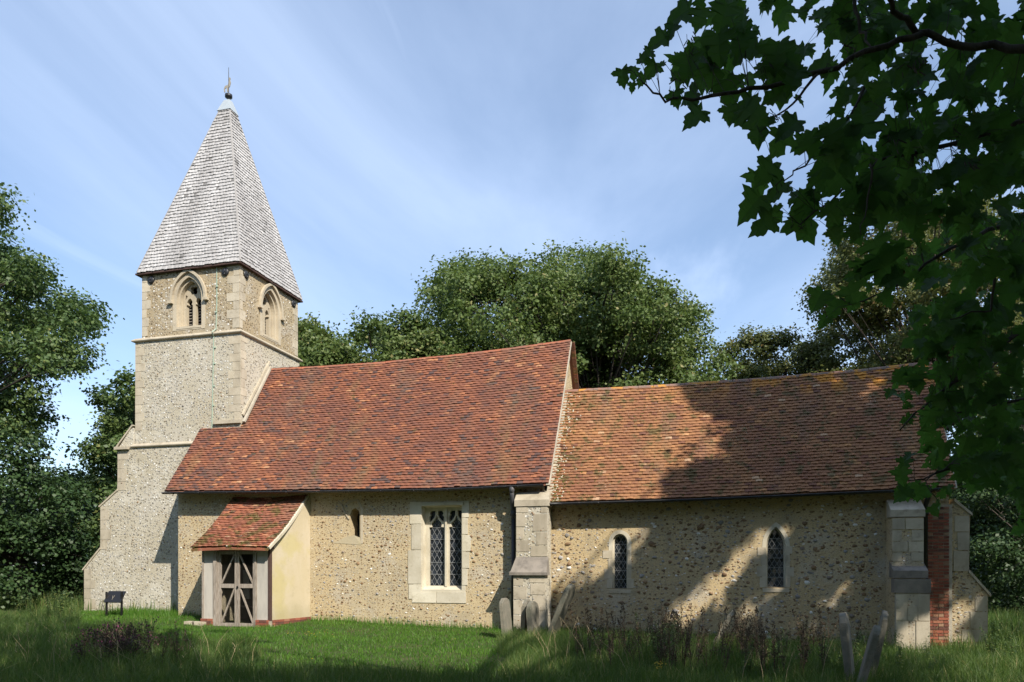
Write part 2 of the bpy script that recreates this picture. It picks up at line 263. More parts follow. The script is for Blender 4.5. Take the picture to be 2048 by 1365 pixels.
def rect(x0, z0, x1, z1): return [(x0, z0), (x1, z0), (x1, z1), (x0, z1)]
# pieces placed by matrix: the largest in view become objects, the rest one joined part
class Pieces:
    def __init__(s, name, mat, bases): s.name = name; s.mat = mat; s.bases = bases; s.it = []
    def put(s, k, Mx, tint, size=.1): s.it.append((k, Mx, tint, size))
    def finish(s, parent, nmax, joined, smooth=False, parent_of=None):
        def score(i):
            _, Mx, _, sz = i; p = Mx.translation; u, v = proj(p); d = (p-Vector((0, 0, EYE))).length
            return (sz/d) if -20 < u < 2070 and -20 < v < 1390 else -d
        if nmax: s.it.sort(key=score, reverse=True)
        cache = {}
        for k, Mx, tint, sz in s.it[:nmax]:
            b = round(tint*12)/12; key = (k, b)
            if key not in cache:
                me = mkmesh(s.name, s.bases[k][0], s.bases[k][1], b, smooth); me.materials.append(M[s.mat]); cache[key] = me
            par = parent_of(Mx.translation) if parent_of else parent
            o = bpy.data.objects.new(s.name, cache[key]); COL.objects.link(o); WO[o] = Mx.translation.copy(); o.parent = par
            Ml = Mx.copy(); Ml.translation = Mx.translation-WO[par]; o.matrix_basis = Ml
        rest = s.it[nmax:]
        if not rest: return
        Vs = []; Fs = []; Ts = []; base = 0
        for k, Mx, tint, sz in rest:
            V, F = s.bases[k]; A = np.array(Mx); W = V@A[:3, :3].T+A[:3, 3]; Vs.append(W); Fs += [tuple(base+i for i in f) for f in F]; Ts.append(np.full(len(V), tint)); base += len(V)
        V = np.concatenate(Vs); c = V.mean(0); me = mkmesh(joined, V-c, Fs, np.concatenate(Ts), smooth)
        link(joined, me, s.mat, parent, c, 'stuff')
def fmat(o, x, y, n, sx=1, sy=1, sz=1):
    return Matrix(((x.x*sx, y.x*sy, n.x*sz, o.x), (x.y*sx, y.y*sy, n.y*sz, o.y), (x.z*sx, y.z*sy, n.z*sz, o.z), (0, 0, 0, 1)))
def flint_base():
    r = random; V = []; n = 7
    for k in range(n): a = 2*math.pi*k/n; q = r.uniform(.8, 1.15); q *= r.uniform(.85, 1.12); V.append((math.cos(a)*q*.5, math.sin(a)*q*.5, -.3))
    for k in range(n): a = 2*math.pi*(k+.2)/n; q = r.uniform(.6, .95); V.append((math.cos(a)*q*.42, math.sin(a)*q*.42, r.uniform(.3, .6)))
    V.append((r.uniform(-.1, .1), r.uniform(-.1, .1), r.uniform(.6, .9)))
    F = [(k, (k+1) % n, n+(k+1) % n, n+k) for k in range(n)]+[(n+k, n+(k+1) % n, 2*n) for k in range(n)]
    return np.array(V), F
FLB = [flint_base() for _ in range(12)]
def inpoly(u, v, P):
    c = False; j = len(P)-1
    for i in range(len(P)):
        if (P[i][1] > v) != (P[j][1] > v) and u < (P[j][0]-P[i][0])*(v-P[i][1])/(P[j][1]-P[i][1])+P[i][0]: c = not c
        j = i
    return c
def strew(pc, fr, a0, a1, z0, z1, row, gap, smin, smax, excl, prob=1.0, tintf=None, top=None):
    """uneven courses of flints pressed into a wall face"""
    o0 = Vector(fr(0, 0, 0)); ax = Vector(fr(1, 0, 0))-o0; az = Vector((0, 0, 1)); nn = -(Vector(fr(0, 0, 1))-o0); z = z0
    while z < z1:
        a = a0+random.uniform(0, gap)
        while a < a1:
            sw = (smin+(smax-smin)*random.random()**1.6)*(1.35 if random.random() < .06 else 1); sh = sw*random.uniform(.38, .85)
            zz = z+random.uniform(-.3, .3)*row+.02*math.sin(a*2.3)
            if random.random() < prob*(.85+.9*mnoise.noise(Vector((a*1.1, z*1.4, a0)))) and not any(e[0]-sw*.5 < a < e[2]+sw*.5 and e[1]-sh*.5 < zz < e[3]+sh*.5 for e in excl) and not (top and zz > top(a)):
                an = random.gauss(0, .25); x = ax*math.cos(an)+az*math.sin(an); y = -ax*math.sin(an)+az*math.cos(an)
                t = tintf(a, zz) if tintf else random.random()
                pc.put(random.randrange(12), fmat(Vector(fr(a, zz, 0))+nn*.001, x, y, nn, sw, sh, min(sw, sh)*random.uniform(.25, .5)), t, sw)
            a += sw+random.uniform(.25, 1.0)*gap
        z += row*random.uniform(.85, 1.15)
def tile_base(cv=.0):
    j = lambda: random.uniform(-.03, .03)
    # x: -.5..+.5, y: 0 (tail) .. 1.3 (head), z thickness
    V = [(-.49, 0+j(), .8), (0, -.01+j(), 1.0+cv), (.49, 0+j(), .8), (.49, 1.3, 0), (0, 1.3, .1), (-.49, 1.3, 0), (-.49, .0+j()*.2, -.25), (0, 0, -.1), (.49, .0, -.25)]
    V[6] = (V[0][0], V[0][1]+.07, -.3); V[7] = (V[1][0], V[1][1]+.07, -.2); V[8] = (V[2][0], V[2][1]+.07, -.3)
    return np.array(V, dtype=float), [(0, 1, 4, 5), (1, 2, 3, 4), (6, 7, 1, 0), (7, 8, 2, 1), (6, 0, 5), (8, 3, 2)]
TLB = [tile_base(random.uniform(-.1, .25)) for _ in range(10)]
def tile_roof(pc, S, rows, width, x0f, x1f, thick=.02, tintf=None, jit=1.0):
    """S(x,t)->Vector surface, t 0 eave .. 1 ridge; tiles staggered row by row"""
    for r in range(rows):
        t0 = r/rows; t1 = (r+1)/rows; xa, xb = x0f(t0), x1f(t0); n = max(1, round((xb-xa)/width)); wd = (xb-xa)/n; off = .5 if r % 2 else 0
        for k in range(n+(1 if off else 0)):
            xl = max(xa, xa+(k-off)*wd); xr = min(xb, xa+(k+1-off)*wd)
            if xr-xl < .03: continue
            xc = (xl+xr)/2; p = S(xc, t0); q = S(xc, t1); xd = (S(xr, t0)-S(xl, t0)); y = q-p; L = y.length; wx = xd.length; x = xd/wx; y = (y/L); n_ = x.cross(y).normalized(); y = n_.cross(x)
            a = random.gauss(0, .012)*jit; x2 = (x*math.cos(a)+y*math.sin(a)); y2 = n_.cross(x2); o = p+y*random.gauss(0, .006)*jit+n_*(.004+abs(random.gauss(0, .004))*jit)
            pc.put(random.randrange(10), fmat(o, x2, y2, n_, wx, L, thick), min(1, max(0, tintf(xc, t0) if tintf else random.random())), wx)
def block_stones(fr, col, parent, mat='stone', name='quoin_stone', th=.05, proud=.006):
    """col: list of (a0,z0,a1,z1)"""
    for a0, z0, a1, z1 in col:
        g = .005; t = random.random(); A = [fr(a0+g, z0+g, -proud-random.uniform(0, .004)), fr(a1-g, z1-g, th)]
        lo = tuple(min(A[0][i], A[1][i]) for i in range(3)); hi = tuple(max(A[0][i], A[1][i]) for i in range(3))
        MB().box(lo, hi, t).build(name, mat, parent)
def edge_quoins(a_edge, sgn, z0, z1, long, short, h, jit=.04):
    out = []; z = z0; i = 0
    while z < z1-.08:
        hh = min(h*random.uniform(.85, 1.15), z1-z); wd = (long if i % 2 else short)+random.uniform(-jit, jit); out.append((min(a_edge, a_edge+sgn*wd), z, max(a_edge, a_edge+sgn*wd), z+hh)); z += hh; i += 1
    return out

# ---------------------------------------------------------------- ground
def gz(x, y):
    b = .12-.42*min(1, max(0, (x+13)/17)); 
    b -= .13*math.exp(-(((x+12.3)/1.6)**2+((y-16.9)/1.3)**2))
    return b+.035*mnoise.noise(Vector((x*.35, y*.35, 0)))+.02*mnoise.noise(Vector((x*1.1, y*1.1, 3)))
xs = sorted(set([-600, -300, -150, -80, -50]+[x*.5 for x in range(-64, 41)]+[30, 45, 80, 150, 300, 600])); ys = sorted(set([-300, -100, -40, -15]+[y*.5 for y in range(-10, 65)]+[36, 45, 60, 90, 150, 300, 700]))
V = [(x, y, gz(x, y)) for y in ys for x in xs]; nx = len(xs)
Fc = [(j*nx+i, j*nx+i+1, (j+1)*nx+i+1, (j+1)*nx+i) for j in range(len(ys)-1) for i in range(nx-1)]
link('ground', mkmesh('ground', V, Fc, .5, True), 'turf', kind='structure')

# ================================================================ THE CHURCH
CH = root('village_church', (-8, 19, 0), 'small medieval flint church with shingled spire, red tiled roofs and lean-to porch', 'church')
YN, YC, YT, XT = 19.0, 19.1, 20.2, -14.12
# ---- nave walls
nwin = (-7.80, .80, -6.38, 3.34)     # hole behind the window surround
nave_outer = [(-15.38, -.5), (-4.12, -.5), (-4.12, 3.78), (-15.38, 3.86)]
lanc = [(-9.76, 2.38), (-9.46, 2.24), (-9.46, 3.04), (-9.50, 3.16), (-9.60, 3.23), (-9.71, 3.17), (-9.76, 3.02)]
NW = plate('nave_wall', nave_outer, [rect(*nwin), lanc], .7, south(YN), 'nave_wall', CH)
plate('nave_west_wall', [(19.7, -.5), (24.4, -.5), (24.4, 3.9), (21.7, 7.7), (20.3, 5.7), (19.7, 4.85)], [], .6, westf(-15.38), 'nave_wall', CH)
plate('nave_north_wall', [(-15.38, -.5), (-4.12, -.5), (-4.12, 3.78), (-15.38, 3.86)], [], .6, south(24.4), 'nave_wall', CH)
GAB = plate('nave_gable_wall', [(19.7, -.5), (24.4, -.5), (24.4, 4.25), (21.72, 8.02), (19.7, 5.1)], [], .6, east(-4.12), 'chancel_wall', CH)
plate('nave_gable_wall', [(19.0, 3.0), (19.7, 3.0), (19.7, 5.05), (19.0, 4.05)], [], .12, east(-4.10), 'chancel_wall', CH)
# ---- nave roof
RDG = [(-14.12, 8.06), (-12.3, 8.02), (-10.1, 8.0), (-7.6, 8.06), (-5.65, 8.14), (-4.02, 8.24)]
def lerp_tab(T, x):
    if x <= T[0][0]: return T[0][1]
    for (a, b), (c, d) in zip(T, T[1:]):
        if x <= c: return b+(d-b)*(x-a)/(c-a)
    return T[-1][1]
EAV = [(-15.5, 3.80), (-11, 3.72), (-7, 3.67), (-4.05, 3.72)]
def SN(x, t):
    ze = lerp_tab(EAV, x); zr = lerp_tab(RDG, x); w = .012*mnoise.noise(Vector((x*1.3, t*5, 1)))+.02*mnoise.noise(Vector((x*.5, t*2, 4)))
    k = -.05*math.sin(t*math.pi); return Vector((x, 18.6+3.1*t+.03*math.sin(t*math.pi), ze+(zr-ze)*t+k+w))
def slab(S, xs_, ts_, name, parent, mat, off=-.025, thick=.04):
    V = []; F = []; nX = len(xs_)
    for t in ts_:
        for x in xs_: p = S(x, t); V.append((p.x, p.y, p.z+off))
    n0 = len(V); V += [(a, b, c-thick) for a, b, c in V]; nT = len(ts_)
    for j in range(nT-1):
        for i in range(nX-1): a = j*nX+i; F.append((a, a+1, a+nX+1, a+nX)); F.append((n0+a, n0+a+nX, n0+a+nX+1, n0+a+1))
    for i in range(nX-1): F.append((i+1, i, n0+i, n0+i+1)); a = (nT-1)*nX+i; F.append((a, a+1, n0+a+1, n0+a))
    for j in range(nT-1): a = j*nX; F.append((a, a+nX, n0+a+nX, n0+a)); a = j*nX+nX-1; F.append((a+nX, a, n0+a, n0+a+nX))
    return MB().add(V, F).build(name, mat, parent)
NR = slab(SN, [-15.5+11.5*i/24 for i in range(25)], [i/16*.515 for i in range(17)], 'nave_roof', CH, 'tile_nave')
slab(SN, [-14.11+10.1*i/20 for i in range(21)], [.517+.483*i/8 for i in range(9)], 'roof_deck', NR, 'tile_nave')
def SNn(x, t): p = SN(x, t); return Vector((p.x, 43.4-p.y, p.z))
slab(lambda x, t: SNn(x, 1-t), [-14.11+10.1*i/20 for i in range(21)], [i/16 for i in range(17)], 'north_roof_slope', NR, 'tile_nave')
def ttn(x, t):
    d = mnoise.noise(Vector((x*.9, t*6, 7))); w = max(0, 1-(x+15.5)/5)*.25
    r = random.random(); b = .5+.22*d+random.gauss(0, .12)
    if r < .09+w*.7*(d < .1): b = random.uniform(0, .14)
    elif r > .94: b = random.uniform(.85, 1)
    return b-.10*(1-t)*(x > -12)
PT = Pieces('roof_tile', 'tile_nave', TLB)
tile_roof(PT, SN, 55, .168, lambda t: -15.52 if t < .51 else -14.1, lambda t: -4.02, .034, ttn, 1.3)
PT.finish(NR, 130, 'roof_tiles')
PT = Pieces('roof_tile', 'tile_nave', TLB); tile_roof(PT, lambda x, t: Vector((-18.12-x, SNn(-18.12-x, t).y, SNn(-18.12-x, t).z)), 52, .168, lambda t: -14.10, lambda t: -4.02, .026, ttn); PT.finish(NR, 0, 'north_roof_tiles')
def ridge(name, T, y, x0, x1, parent, mat, r=.1, step=.42):
    x = x0; 
    while x < x1-.1:
        xe = min(x+step, x1); m = MB(); V = []; F = []
        for xx, rr in ((x, r), (xe-.012, r*.97)):
            z = lerp_tab(T, xx)
            for k in range(7): a = math.pi*k/6; V.append((xx, y-math.cos(a)*rr*1.15, z-.05+math.sin(a)*rr))
        for k in range(7): V.append((x, V[k][1]+.0, V[k][2]-.02)); 
        F += [(k, k+1, 7+k+1, 7+k) for k in range(6)]; F.append(tuple(range(7))); F.append(tuple(range(13, 6, -1)))
        m.add(V[:14], F, random.random()).build(name, mat, parent, jitter=.003); x = xe
ridge('ridge_tile', RDG, 21.72, -14.1, -3.98, NR, 'ridge', .075)
# verge pointing on the east gable and undercloak on the north side
def verge(S, x, t0, t1, w, h, n, name, parent, mat, dz=-.05):
    m = MB(); 
    for i in range(n): a = t0+(t1-t0)*i/n; b = t0+(t1-t0)*(i+1)/n; p, q = S(x, a), S(x, b); m.bar(p+Vector((0, 0, dz)), q+Vector((0, 0, dz)), w*random.uniform(.9, 1.1), h, (0, -.8, .6), random.random())
    return m.build(name, mat, parent)
verge(SN, -4.04, 0, 1, .09, .05, 26, 'verge_mortar', NR, 'mortar_edge', -.06)
m = MB()
for i in range(22): a, b = i/22, (i+.94)/22; p, q = SNn(-3.98, a), SNn(-3.98, b); m.bar(p+Vector((0, 0, -.05)), q+Vector((0, 0, -.05)), .12, .04, (0, .8, .6), random.random())
m.build('verge_tiles', 'tile_porch', NR, kind='stuff')
verge(SN, -15.5, 0, .51, .07, .05, 14, 'verge_mortar', NR, 'mortar_edge', -.06)
# coping strip against the tower
m = MB(); m.bar((XT+.07, 20.24, 6.28), (XT+.07, 21.7, 8.3), .07, .07, (0, -.8, .6)); m.build('abutment_stone', 'stone_old', CH)
m = MB(); m.bar((XT+.16, 20.18, 6.05), (XT+.14, 21.66, 8.12), .09, .06, (0, -.8, .6)); m.build('abutment_fillet', 'mortar_edge', CH)
MB().box((-15.0, 20.10, 6.02), (-14.05, 20.165, 6.12)).build('abutment_ledge', 'stone_old', CH)
# ---- nave flints
ex = [(-8.0, .58, -6.28, 3.45), (-9.8, 2.1, -9.38, 3.5), (-11.12, -1, -10.9, 3.6), (-13.36, -1, -11.0, 3.9), (-10.2, 2.2, -9.38, 2.42)]
def tn(a, z):
    r = random.random(); w = mnoise.noise(Vector((a*.7, z*.9, 2)))
    return random.uniform(.0, .5) if r < .62-.3*w else (random.uniform(.55, .9) if r < .93 else 1.0)
PF = Pieces('flint', 'flint', FLB)
strew(PF, south(YN), -10.95, -6.9, .0, 2.2, .105, .07, .035, .115, ex, .88, tn)
strew(PF, south(YN), -10.95, -8, 2.2, 3.6, .085, .085, .03, .09, ex, .75, tn)
strew(PF, south(YN), -6.9, -4.2, -.15, 3.6, .10, .08, .03, .13, ex, .85, tn)
strew(PF, south(YN), -15.36, -13.3, .0, 3.7, .095, .07, .035, .09, ex, .85, tn)
strew(PF, south(YN), -10.95, -4.2, -.1, 3.6, .05, .06, .012, .035, ex, .75, lambda a, z: random.uniform(.1, .95)); strew(PF, south(YN), -15.36, -13.3, .0, 3.7, .05, .06, .012, .035, ex, .75, lambda a, z: random.uniform(.1, .95))
PF.finish(NW, 90, 'flint_rubble', True)
# ---- chancel
cw1 = arch(-2.28, .165, 1.05, 2.2, .2, pointed=False, off=.09); cw2 = arch(1.465, .195, 1.1, 2.15, .4, off=.09)
CW = plate('chancel_wall', [(-4.12, -.6), (5.2, -.6), (5.2, 3.42), (-4.12, 3.30)], [cw1, cw2], .7, south(YC), 'chancel_wall', CH)
plate('chancel_east_wall', [(19.8, -.6), (23.1, -.6), (23.1, 3.4), (21.1, 6.45), (19.8, 4.6)], [], .6, east(5.22), 'chancel_wall', CH)
plate('chancel_north_wall', [(-4.12, -.6), (5.2, -.6), (5.2, 3.42), (-4.12, 3.30)], [arch(1.4, .25, 1.1, 2.2, .4)], .5, south(23.1), 'chancel_wall', CH)
CR = [(-4.1, 6.62), (-1.5, 6.60), (1, 6.62), (3.5, 6.68), (5.34, 6.78)]; CE = [(-4.05, 3.24), (-.5, 3.27), (5.2, 3.40)]
def SCh(x, t):
    x2 = x+(.14*t*(x+4)/9.3); z0 = lerp_tab(CE, x); z1 = lerp_tab(CR, x); w = .01*mnoise.noise(Vector((x*1.3, t*5, 11)))+.018*mnoise.noise(Vector((x*.5, t*2, 14)))
    return Vector((x2, 18.7+2.4*t+.02*math.sin(t*math.pi), z0+(z1-z0)*t-.03*math.sin(t*math.pi)+w))
def SCn(x, t): p = SCh(x, t); return Vector((p.x, 42.2-p.y, p.z))
CRF = slab(SCh, [-4.1+9.3*i/20 for i in range(21)], [i/12 for i in range(13)], 'chancel_roof', CH, 'tile_chancel')
slab(lambda x, t: SCn(x, 1-t), [-4.1+9.3*i/20 for i in range(21)], [i/12 for i in range(13)], 'north_roof_slope', CRF, 'tile_chancel')
def ttc(x, t):
    d = mnoise.noise(Vector((x*.7, t*4, 17))); r = random.random(); b = .52+.2*d+random.gauss(0, .10)
    if r < .05: b = random.uniform(0, .15)
    elif r > .95: b = random.uniform(.85, 1)
    return b
PT = Pieces('roof_tile', 'tile_chancel', TLB); tile_roof(PT, SCh, 40, .17, lambda t: -4.1, lambda t: 5.22, .036, ttc, 1.1); PT.finish(CRF, 170, 'roof_tiles')
PT = Pieces('roof_tile', 'tile_chancel', TLB); tile_roof(PT, lambda x, t: SCn(1.1-x, t), 41, .17, lambda t: -4.1, lambda t: 5.2, .026, ttc); PT.finish(CRF, 0, 'north_roof_tiles')
ridge('ridge_tile', CR, 21.12, -4.1, 5.32, CRF, 'ridge_l', .085)
verge(SCh, -4.06, 0, 1, .16, .06, 24, 'verge_mortar', CRF, 'mortar_edge', .0); verge(SCh, 5.22, 0, 1, .06, .05, 18, 'verge_mortar', CRF, 'mortar_edge', -.05)
# moss and lichen lumps beside the gable
PM = Pieces('moss', 'leaf_dark', FLB)
s = NT('moss_cushion'); M['moss'] = s.done(s.mix(s.step(s.tint, .55, .6), s.mix(s.noise(20, 3), (.06, .06, .012), (.12, .105, .02)), (.5, .47, .38)), .95, s.bump(s.noise(60, 3), .6, .01)); PM.mat = 'moss'
for i in range(1500):
    if i < 520: t = random.random()**1.3; x = -4.0+abs(random.gauss(0, .16)); sz = random.uniform(.02, .06)
    else: t = random.random(); x = random.uniform(-4, 5.1); sz = random.uniform(.02, .055)
    if i >= 520 and mnoise.noise(Vector((x*.8, t*3.5, 31))) < .12: continue
    p = SCh(x, t); q = SCh(x, min(1, t+.05)); y = (q-p).normalized() if t < .95 else Vector((0, .58, .81)); xx = Vector((1, 0, 0)); n_ = xx.cross(y)
    PM.put(random.randrange(12), fmat(p+n_*.022, xx, y, n_, sz*1.3, sz, sz*.45), random.random()*(1.0 if i < 520 else .5), sz)
PM.finish(CRF, 0, 'moss', True)
PM = Pieces('moss', 'moss', FLB)
for i in range(900):
    t = random.random()**1.2; x = random.uniform(-15, -4.2); sz = random.uniform(.015, .045)
    if mnoise.noise(Vector((x*.8, t*3.5, 41))) < .2: continue
    p = SN(x, t)
    if x < -14.1 and p.y > 20.15: continue
    xx = Vector((1, 0, 0)); y = Vector((0, .575, .818)); n_ = xx.cross(y); PM.put(random.randrange(12), fmat(p+n_*.022, xx, y, n_, sz*1.4, sz, sz*.45), random.random()*.55, sz)
PM.finish(NR, 0, 'moss', True)
# chancel flints
ex = [(-2.78, .9, -1.9, 2.7), (1.0, .95, 1.86, 2.75), (3.85, -1, 5.4, 3.6)]
def tc(a, z):
    r = random.random(); w = mnoise.noise(Vector((a*.6, z*.9, 5)))
    return random.uniform(0, .5) if r < .55-.35*w else (random.uniform(.55, .92) if r < .93 else 1.0)
PF = Pieces('flint', 'flint', FLB); strew(PF, south(YC), -4.05, 3.95, -.25, 3.3, .125, .10, .05, .17, ex, .82, tc); strew(PF, south(YC), -4.05, 3.95, -.25, 3.3, .055, .07, .015, .05, ex, .75, lambda a, z: random.uniform(.1, 1))
PF.finish(CW, 210, 'flint_rubble', True)
# ---- gutters and downpipes
def gutter(T, y, x0, x1, dz, r, name, parent, mat, drop=0):
    n = 24; V = []; F = []
    for i in range(n+1):
        x = x0+(x1-x0)*i/n; z = lerp_tab(T, x)+dz
        for k in range(7): a = math.pi*k/6; V.append((x, y+math.cos(a)*r, z-math.sin(a)*r))
        for k in range(7): a = math.pi*(6-k)/6; V.append((x, y+math.cos(a)*r*.86, z-math.sin(a)*r*.86))
    for i in range(n):
        for k in range(14): F.append((i*14+k, i*14+(k+1) % 14, (i+1)*14+(k+1) % 14, (i+1)*14+k))
    F.append(tuple(range(14))); F.append(tuple(n*14+k for k in range(13, -1, -1)))
    g = MB().add(V, F).build(name, mat, parent, True)
    x = x0+.3
    while x < x1: MB().bar((x, y-r*1.05, lerp_tab(T, x)+dz-.03), (x, y+r+.05, lerp_tab(T, x)+dz-r), .018, .012).build('gutter_bracket', 'greyiron', g); x += .95
    return g
gutter(EAV, 18.545, -15.55, -4.15, -.025, .06, 'gutter', CH, 'iron'); gutter(CE, 18.645, -4.0, 5.05, -.025, .06, 'gutter', CH, 'iron')
dp = MB().tube([(-4.98, 18.57, 3.6), (-4.98, 18.58, 3.42), (-5.0, 18.70, 3.22), (-5.02, 18.86, 3.06), (-5.02, 18.86, 2.85)], .058, 12).build('downpipe', 'greyiron', CH, True)
MB().tube([(-5.02, 18.86, 2.9), (-5.02, 18.86, .2)], .055, 12).build('lower_pipe', 'iron', dp, True)
MB().tube([(-4.98, 18.57, 3.66), (-4.98, 18.57, 3.56), (-4.98, 18.57, 3.48)], [.075, .075, .05], 12).build('hopper', 'greyiron', dp, True)
MB().tube([(-5.02, 18.86, 3.06), (-5.02, 18.86, 2.92)], .07, 12).build('collar', 'greyiron', dp, True)
dp = MB().tube([(4.68, 18.66, 3.3), (4.68, 18.75, 3.15), (4.68, 18.96, 3.0), (4.68, 18.97, -.3)], .052, 12).build('downpipe', 'iron', CH, True)
for z in (2.78, 1.2, .2): MB().tube([(4.68, 18.97, z), (4.68, 18.97, z+.09)], .07, 12).build('collar', 'iron', dp, True)
# ---- nave window
WN = plate('mullioned_window', rect(-7.86, .68, -6.37, 3.35), [rect(-7.62, .98, -6.48, 3.24)], .05, south(YN), 'stone_pale', CH, c0=-.008, label='two-light square-headed window with cusped tracery')
# splayed reveal: outer rectangle to inner rectangle set back
def splay(o, i, y0, y1, name, mat, parent):
    V = [(o[0], y0, o[1]), (o[2], y0, o[1]), (o[2], y0, o[3]), (o[0], y0, o[3]), (i[0], y1, i[1]), (i[2], y1, i[1]), (i[2], y1, i[3]), (i[0], y1, i[3])]
    V += [(a+(0), y+.3, c) for a, y, c in V]; 
    return MB().add(V[:8], [(0, 1, 5, 4), (1, 2, 6, 5), (2, 3, 7, 6), (3, 0, 4, 7)]).build(name, mat, parent)
FR = (-7.56, 1.0, -6.46, 3.22)
splay((-7.62, .98, -6.48, 3.24), (-7.60, 1.06, -6.46, 3.20), 19.04, 19.2, 'reveal', 'stone_pale', WN)
def cusp_light(cx, hw, z0, zs):
    # ogee headed light with cusps
    P = [(cx-hw, z0), (cx+hw, z0), (cx+hw, zs)]; R_ = [(hw*.98, zs+.05), (hw*.62, zs+.06), (hw*.70, zs+.13), (hw*.52, zs+.20), (hw*.22, zs+.25), (hw*.05, zs+.36)]
    P += [(cx+a, b) for a, b in R_]; P += [(cx-a, b) for a, b in R_[::-1]]; P.append((cx-hw, zs)); return P
LX = ((-7.27, .215), (-6.70, .215)); YG = 19.2
holes = [cusp_light(cx, hw, 1.08, 2.62) for cx, hw in LX]
for cx, hw in LX:
    for sg in (-1, 1): holes.append([(cx+sg*.035, 3.12), (cx+sg*.035, 3.0), (cx+sg*.07, 2.93), (cx+sg*.15, 2.84), (cx+sg*.2, 2.82), (cx+sg*.215, 2.95), (cx+sg*.17, 3.0), (cx+sg*.2, 3.05), (cx+sg*.15, 3.12)][::sg])
plate('tracery', rect(-7.60, 1.05, -6.36, 3.21), holes, .14, south(YG), 'stone_pale', WN)
MB().box((-7.01, YG-.05, 1.06), (-6.96, YG, 3.2)).build('mullion', 'stone_pale', WN)
m = MB(); m.add([(-7.62, 19.05, .9), (-6.46, 19.05, .9), (-6.46, 19.22, 1.07), (-7.62, 19.22, 1.07), (-7.62, 19.05, .86), (-6.46, 19.05, .86), (-6.46, 19.25, .86), (-7.62, 19.25, .86)], [(0, 1, 2, 3), (4, 5, 1, 0)]).build('sloping_sill', 'stone_pale', WN)
block_stones(south(YN), [(-8.0, .72, -7.63, 1.12), (-8.02, 1.13, -7.63, 2.05), (-7.92, 2.06, -7.63, 2.75), (-7.97, 2.76, -7.63, 3.36), (-6.47, 1.1, -6.31, 1.55), (-6.47, 1.56, -6.26, 2.0), (-6.47, 2.01, -6.22, 2.45), (-6.47, 2.46, -6.3, 2.9), (-6.47, 2.91, -6.27, 3.36), (-7.9, .62, -7.2, .92), (-7.19, .62, -6.35, .92)], WN, 'stone_pale', 'jamb_stone', .03, .016)
MB().box((-7.66, 18.95, 3.245), (-6.42, 19.02, 3.32)).build('lintel_edge', 'stone_pale', WN)
def lattice(cx, hw, z0, z1, y, parent, dw, dh, clip=None, frs=None):
    """lead cames and separate diamond panes"""
    m = MB(); th = .009; n = int((hw*2)/dw)+3; rows = int((z1-z0)/dh)+3; inside = clip or (lambda a, b: True); fr = frs or (lambda a, b, c: (a, y+c, b))
    segs = []
    for i in range(-rows, n+rows):
        for sg in (1, -1):
            # line a = a0 + sg*dw*(z-z0)/dh
            a0 = cx-hw+i*dw; pts = []; N = 90
            for k in range(N+1):
                z = z0+(z1-z0)*k/N; a = a0+sg*dw*(z-z0)/dh
                ok = abs(a-cx) <= hw and inside(a, z); 
                if ok: pts.append((a, z))
                elif len(pts) > 2: segs.append((pts[0], pts[-1])); pts = []
                else: pts = []
            if len(pts) > 2: segs.append((pts[0], pts[-1]))
    for p, q in segs: m.bar(fr(p[0], p[1], -.006), fr(q[0], q[1], -.006), th, th, (0, -1, 0))
    k = z0+(z1-z0)/6
    while k < z1-.1: m.bar(fr(cx-hw, k, -.012), fr(cx+hw, k, -.012), .012, .012, (0, -1, 0)); k += (z1-z0)/6
    m.build('lead_lattice', 'came', parent)
    for j in range(-1, rows*2):
        for i in range(-1, n+1):
            a = cx-hw+i*dw+(0 if j % 2 else dw/2); z = z0+j*dh/2; 
            P = [(a, z-dh/2), (a+dw/2, z), (a, z+dh/2), (a-dw/2, z)]; P = [(min(cx+hw, max(cx-hw, p)), min(z1, max(z0, q))) for p, q in P]
            if abs(a-cx) > hw+dw*.49 or not inside(min(cx+hw*.9, max(cx-hw*.9, a)), z) or z > z1+dh*.4: continue
            t1, t2 = random.gauss(0, .012), random.gauss(0, .012); V = []
            for p, q in P: V.append(fr(p, q, .004+(p-a)*t1*4+(q-z)*t2*2)); 
            for p, q in P: V.append(fr(p, q, .010+(p-a)*t1*4+(q-z)*t2*2))
            MB().add(V, [(0, 1, 2, 3), (7, 6, 5, 4), (0, 4, 5, 1), (1, 5, 6, 2), (2, 6, 7, 3), (3, 7, 4, 0)], random.random()**2).build('pane', 'glass', parent)
for cx, hw in LX:
    lattice(cx, hw+.02, 1.07, 2.98, YG+.08, WN, .145, .245, lambda a, z, cx=cx: z < 2.72 or abs(a-cx) < .2-(z-2.72)*.6)
MB().box((-7.56, YG+.11, 2.75), (-6.4, YG+.13, 3.19)).build('upper_glazing', 'glass', WN)
# ---- small splayed recess
RC = MB().box((-10.1, 19.45, 2.15), (-9.4, 19.49, 3.5)).build('recess_window', 'glass', CH, label='small blocked slit opening with splayed head')
MB().add([(-10.25, 18.993, 2.26), (-9.42, 18.993, 2.2), (-9.44, 18.985, 2.40), (-9.62, 18.97, 2.47), (-9.9, 18.98, 2.42)], [(0, 1, 2, 3, 4)]).build('mortar_patch', 'render', RC)
m = MB()
for (a, b) in (((-10.1, 3.37), (-10.0, 3.32)), ((-10.0, 3.32), (-9.93, 3.14)), ((-9.93, 3.14), (-9.78, 2.92))): m.bar((a[0], 18.985, a[1]), (b[0], 18.985, b[1]), .03, .03, (0, -1, 0))
m.build('relieving_arch_edge', 'stone', RC)
plate('splay_stone', [(-9.43, 2.22), (-9.36, 2.25), (-9.36, 3.2), (-9.5, 3.48), (-9.8, 3.44), (-9.93, 3.3), (-9.73, 3.37), (-9.56, 3.43), (-9.43, 3.2)], [], .03, south(YN), 'stone_warm', RC, c0=-.012)
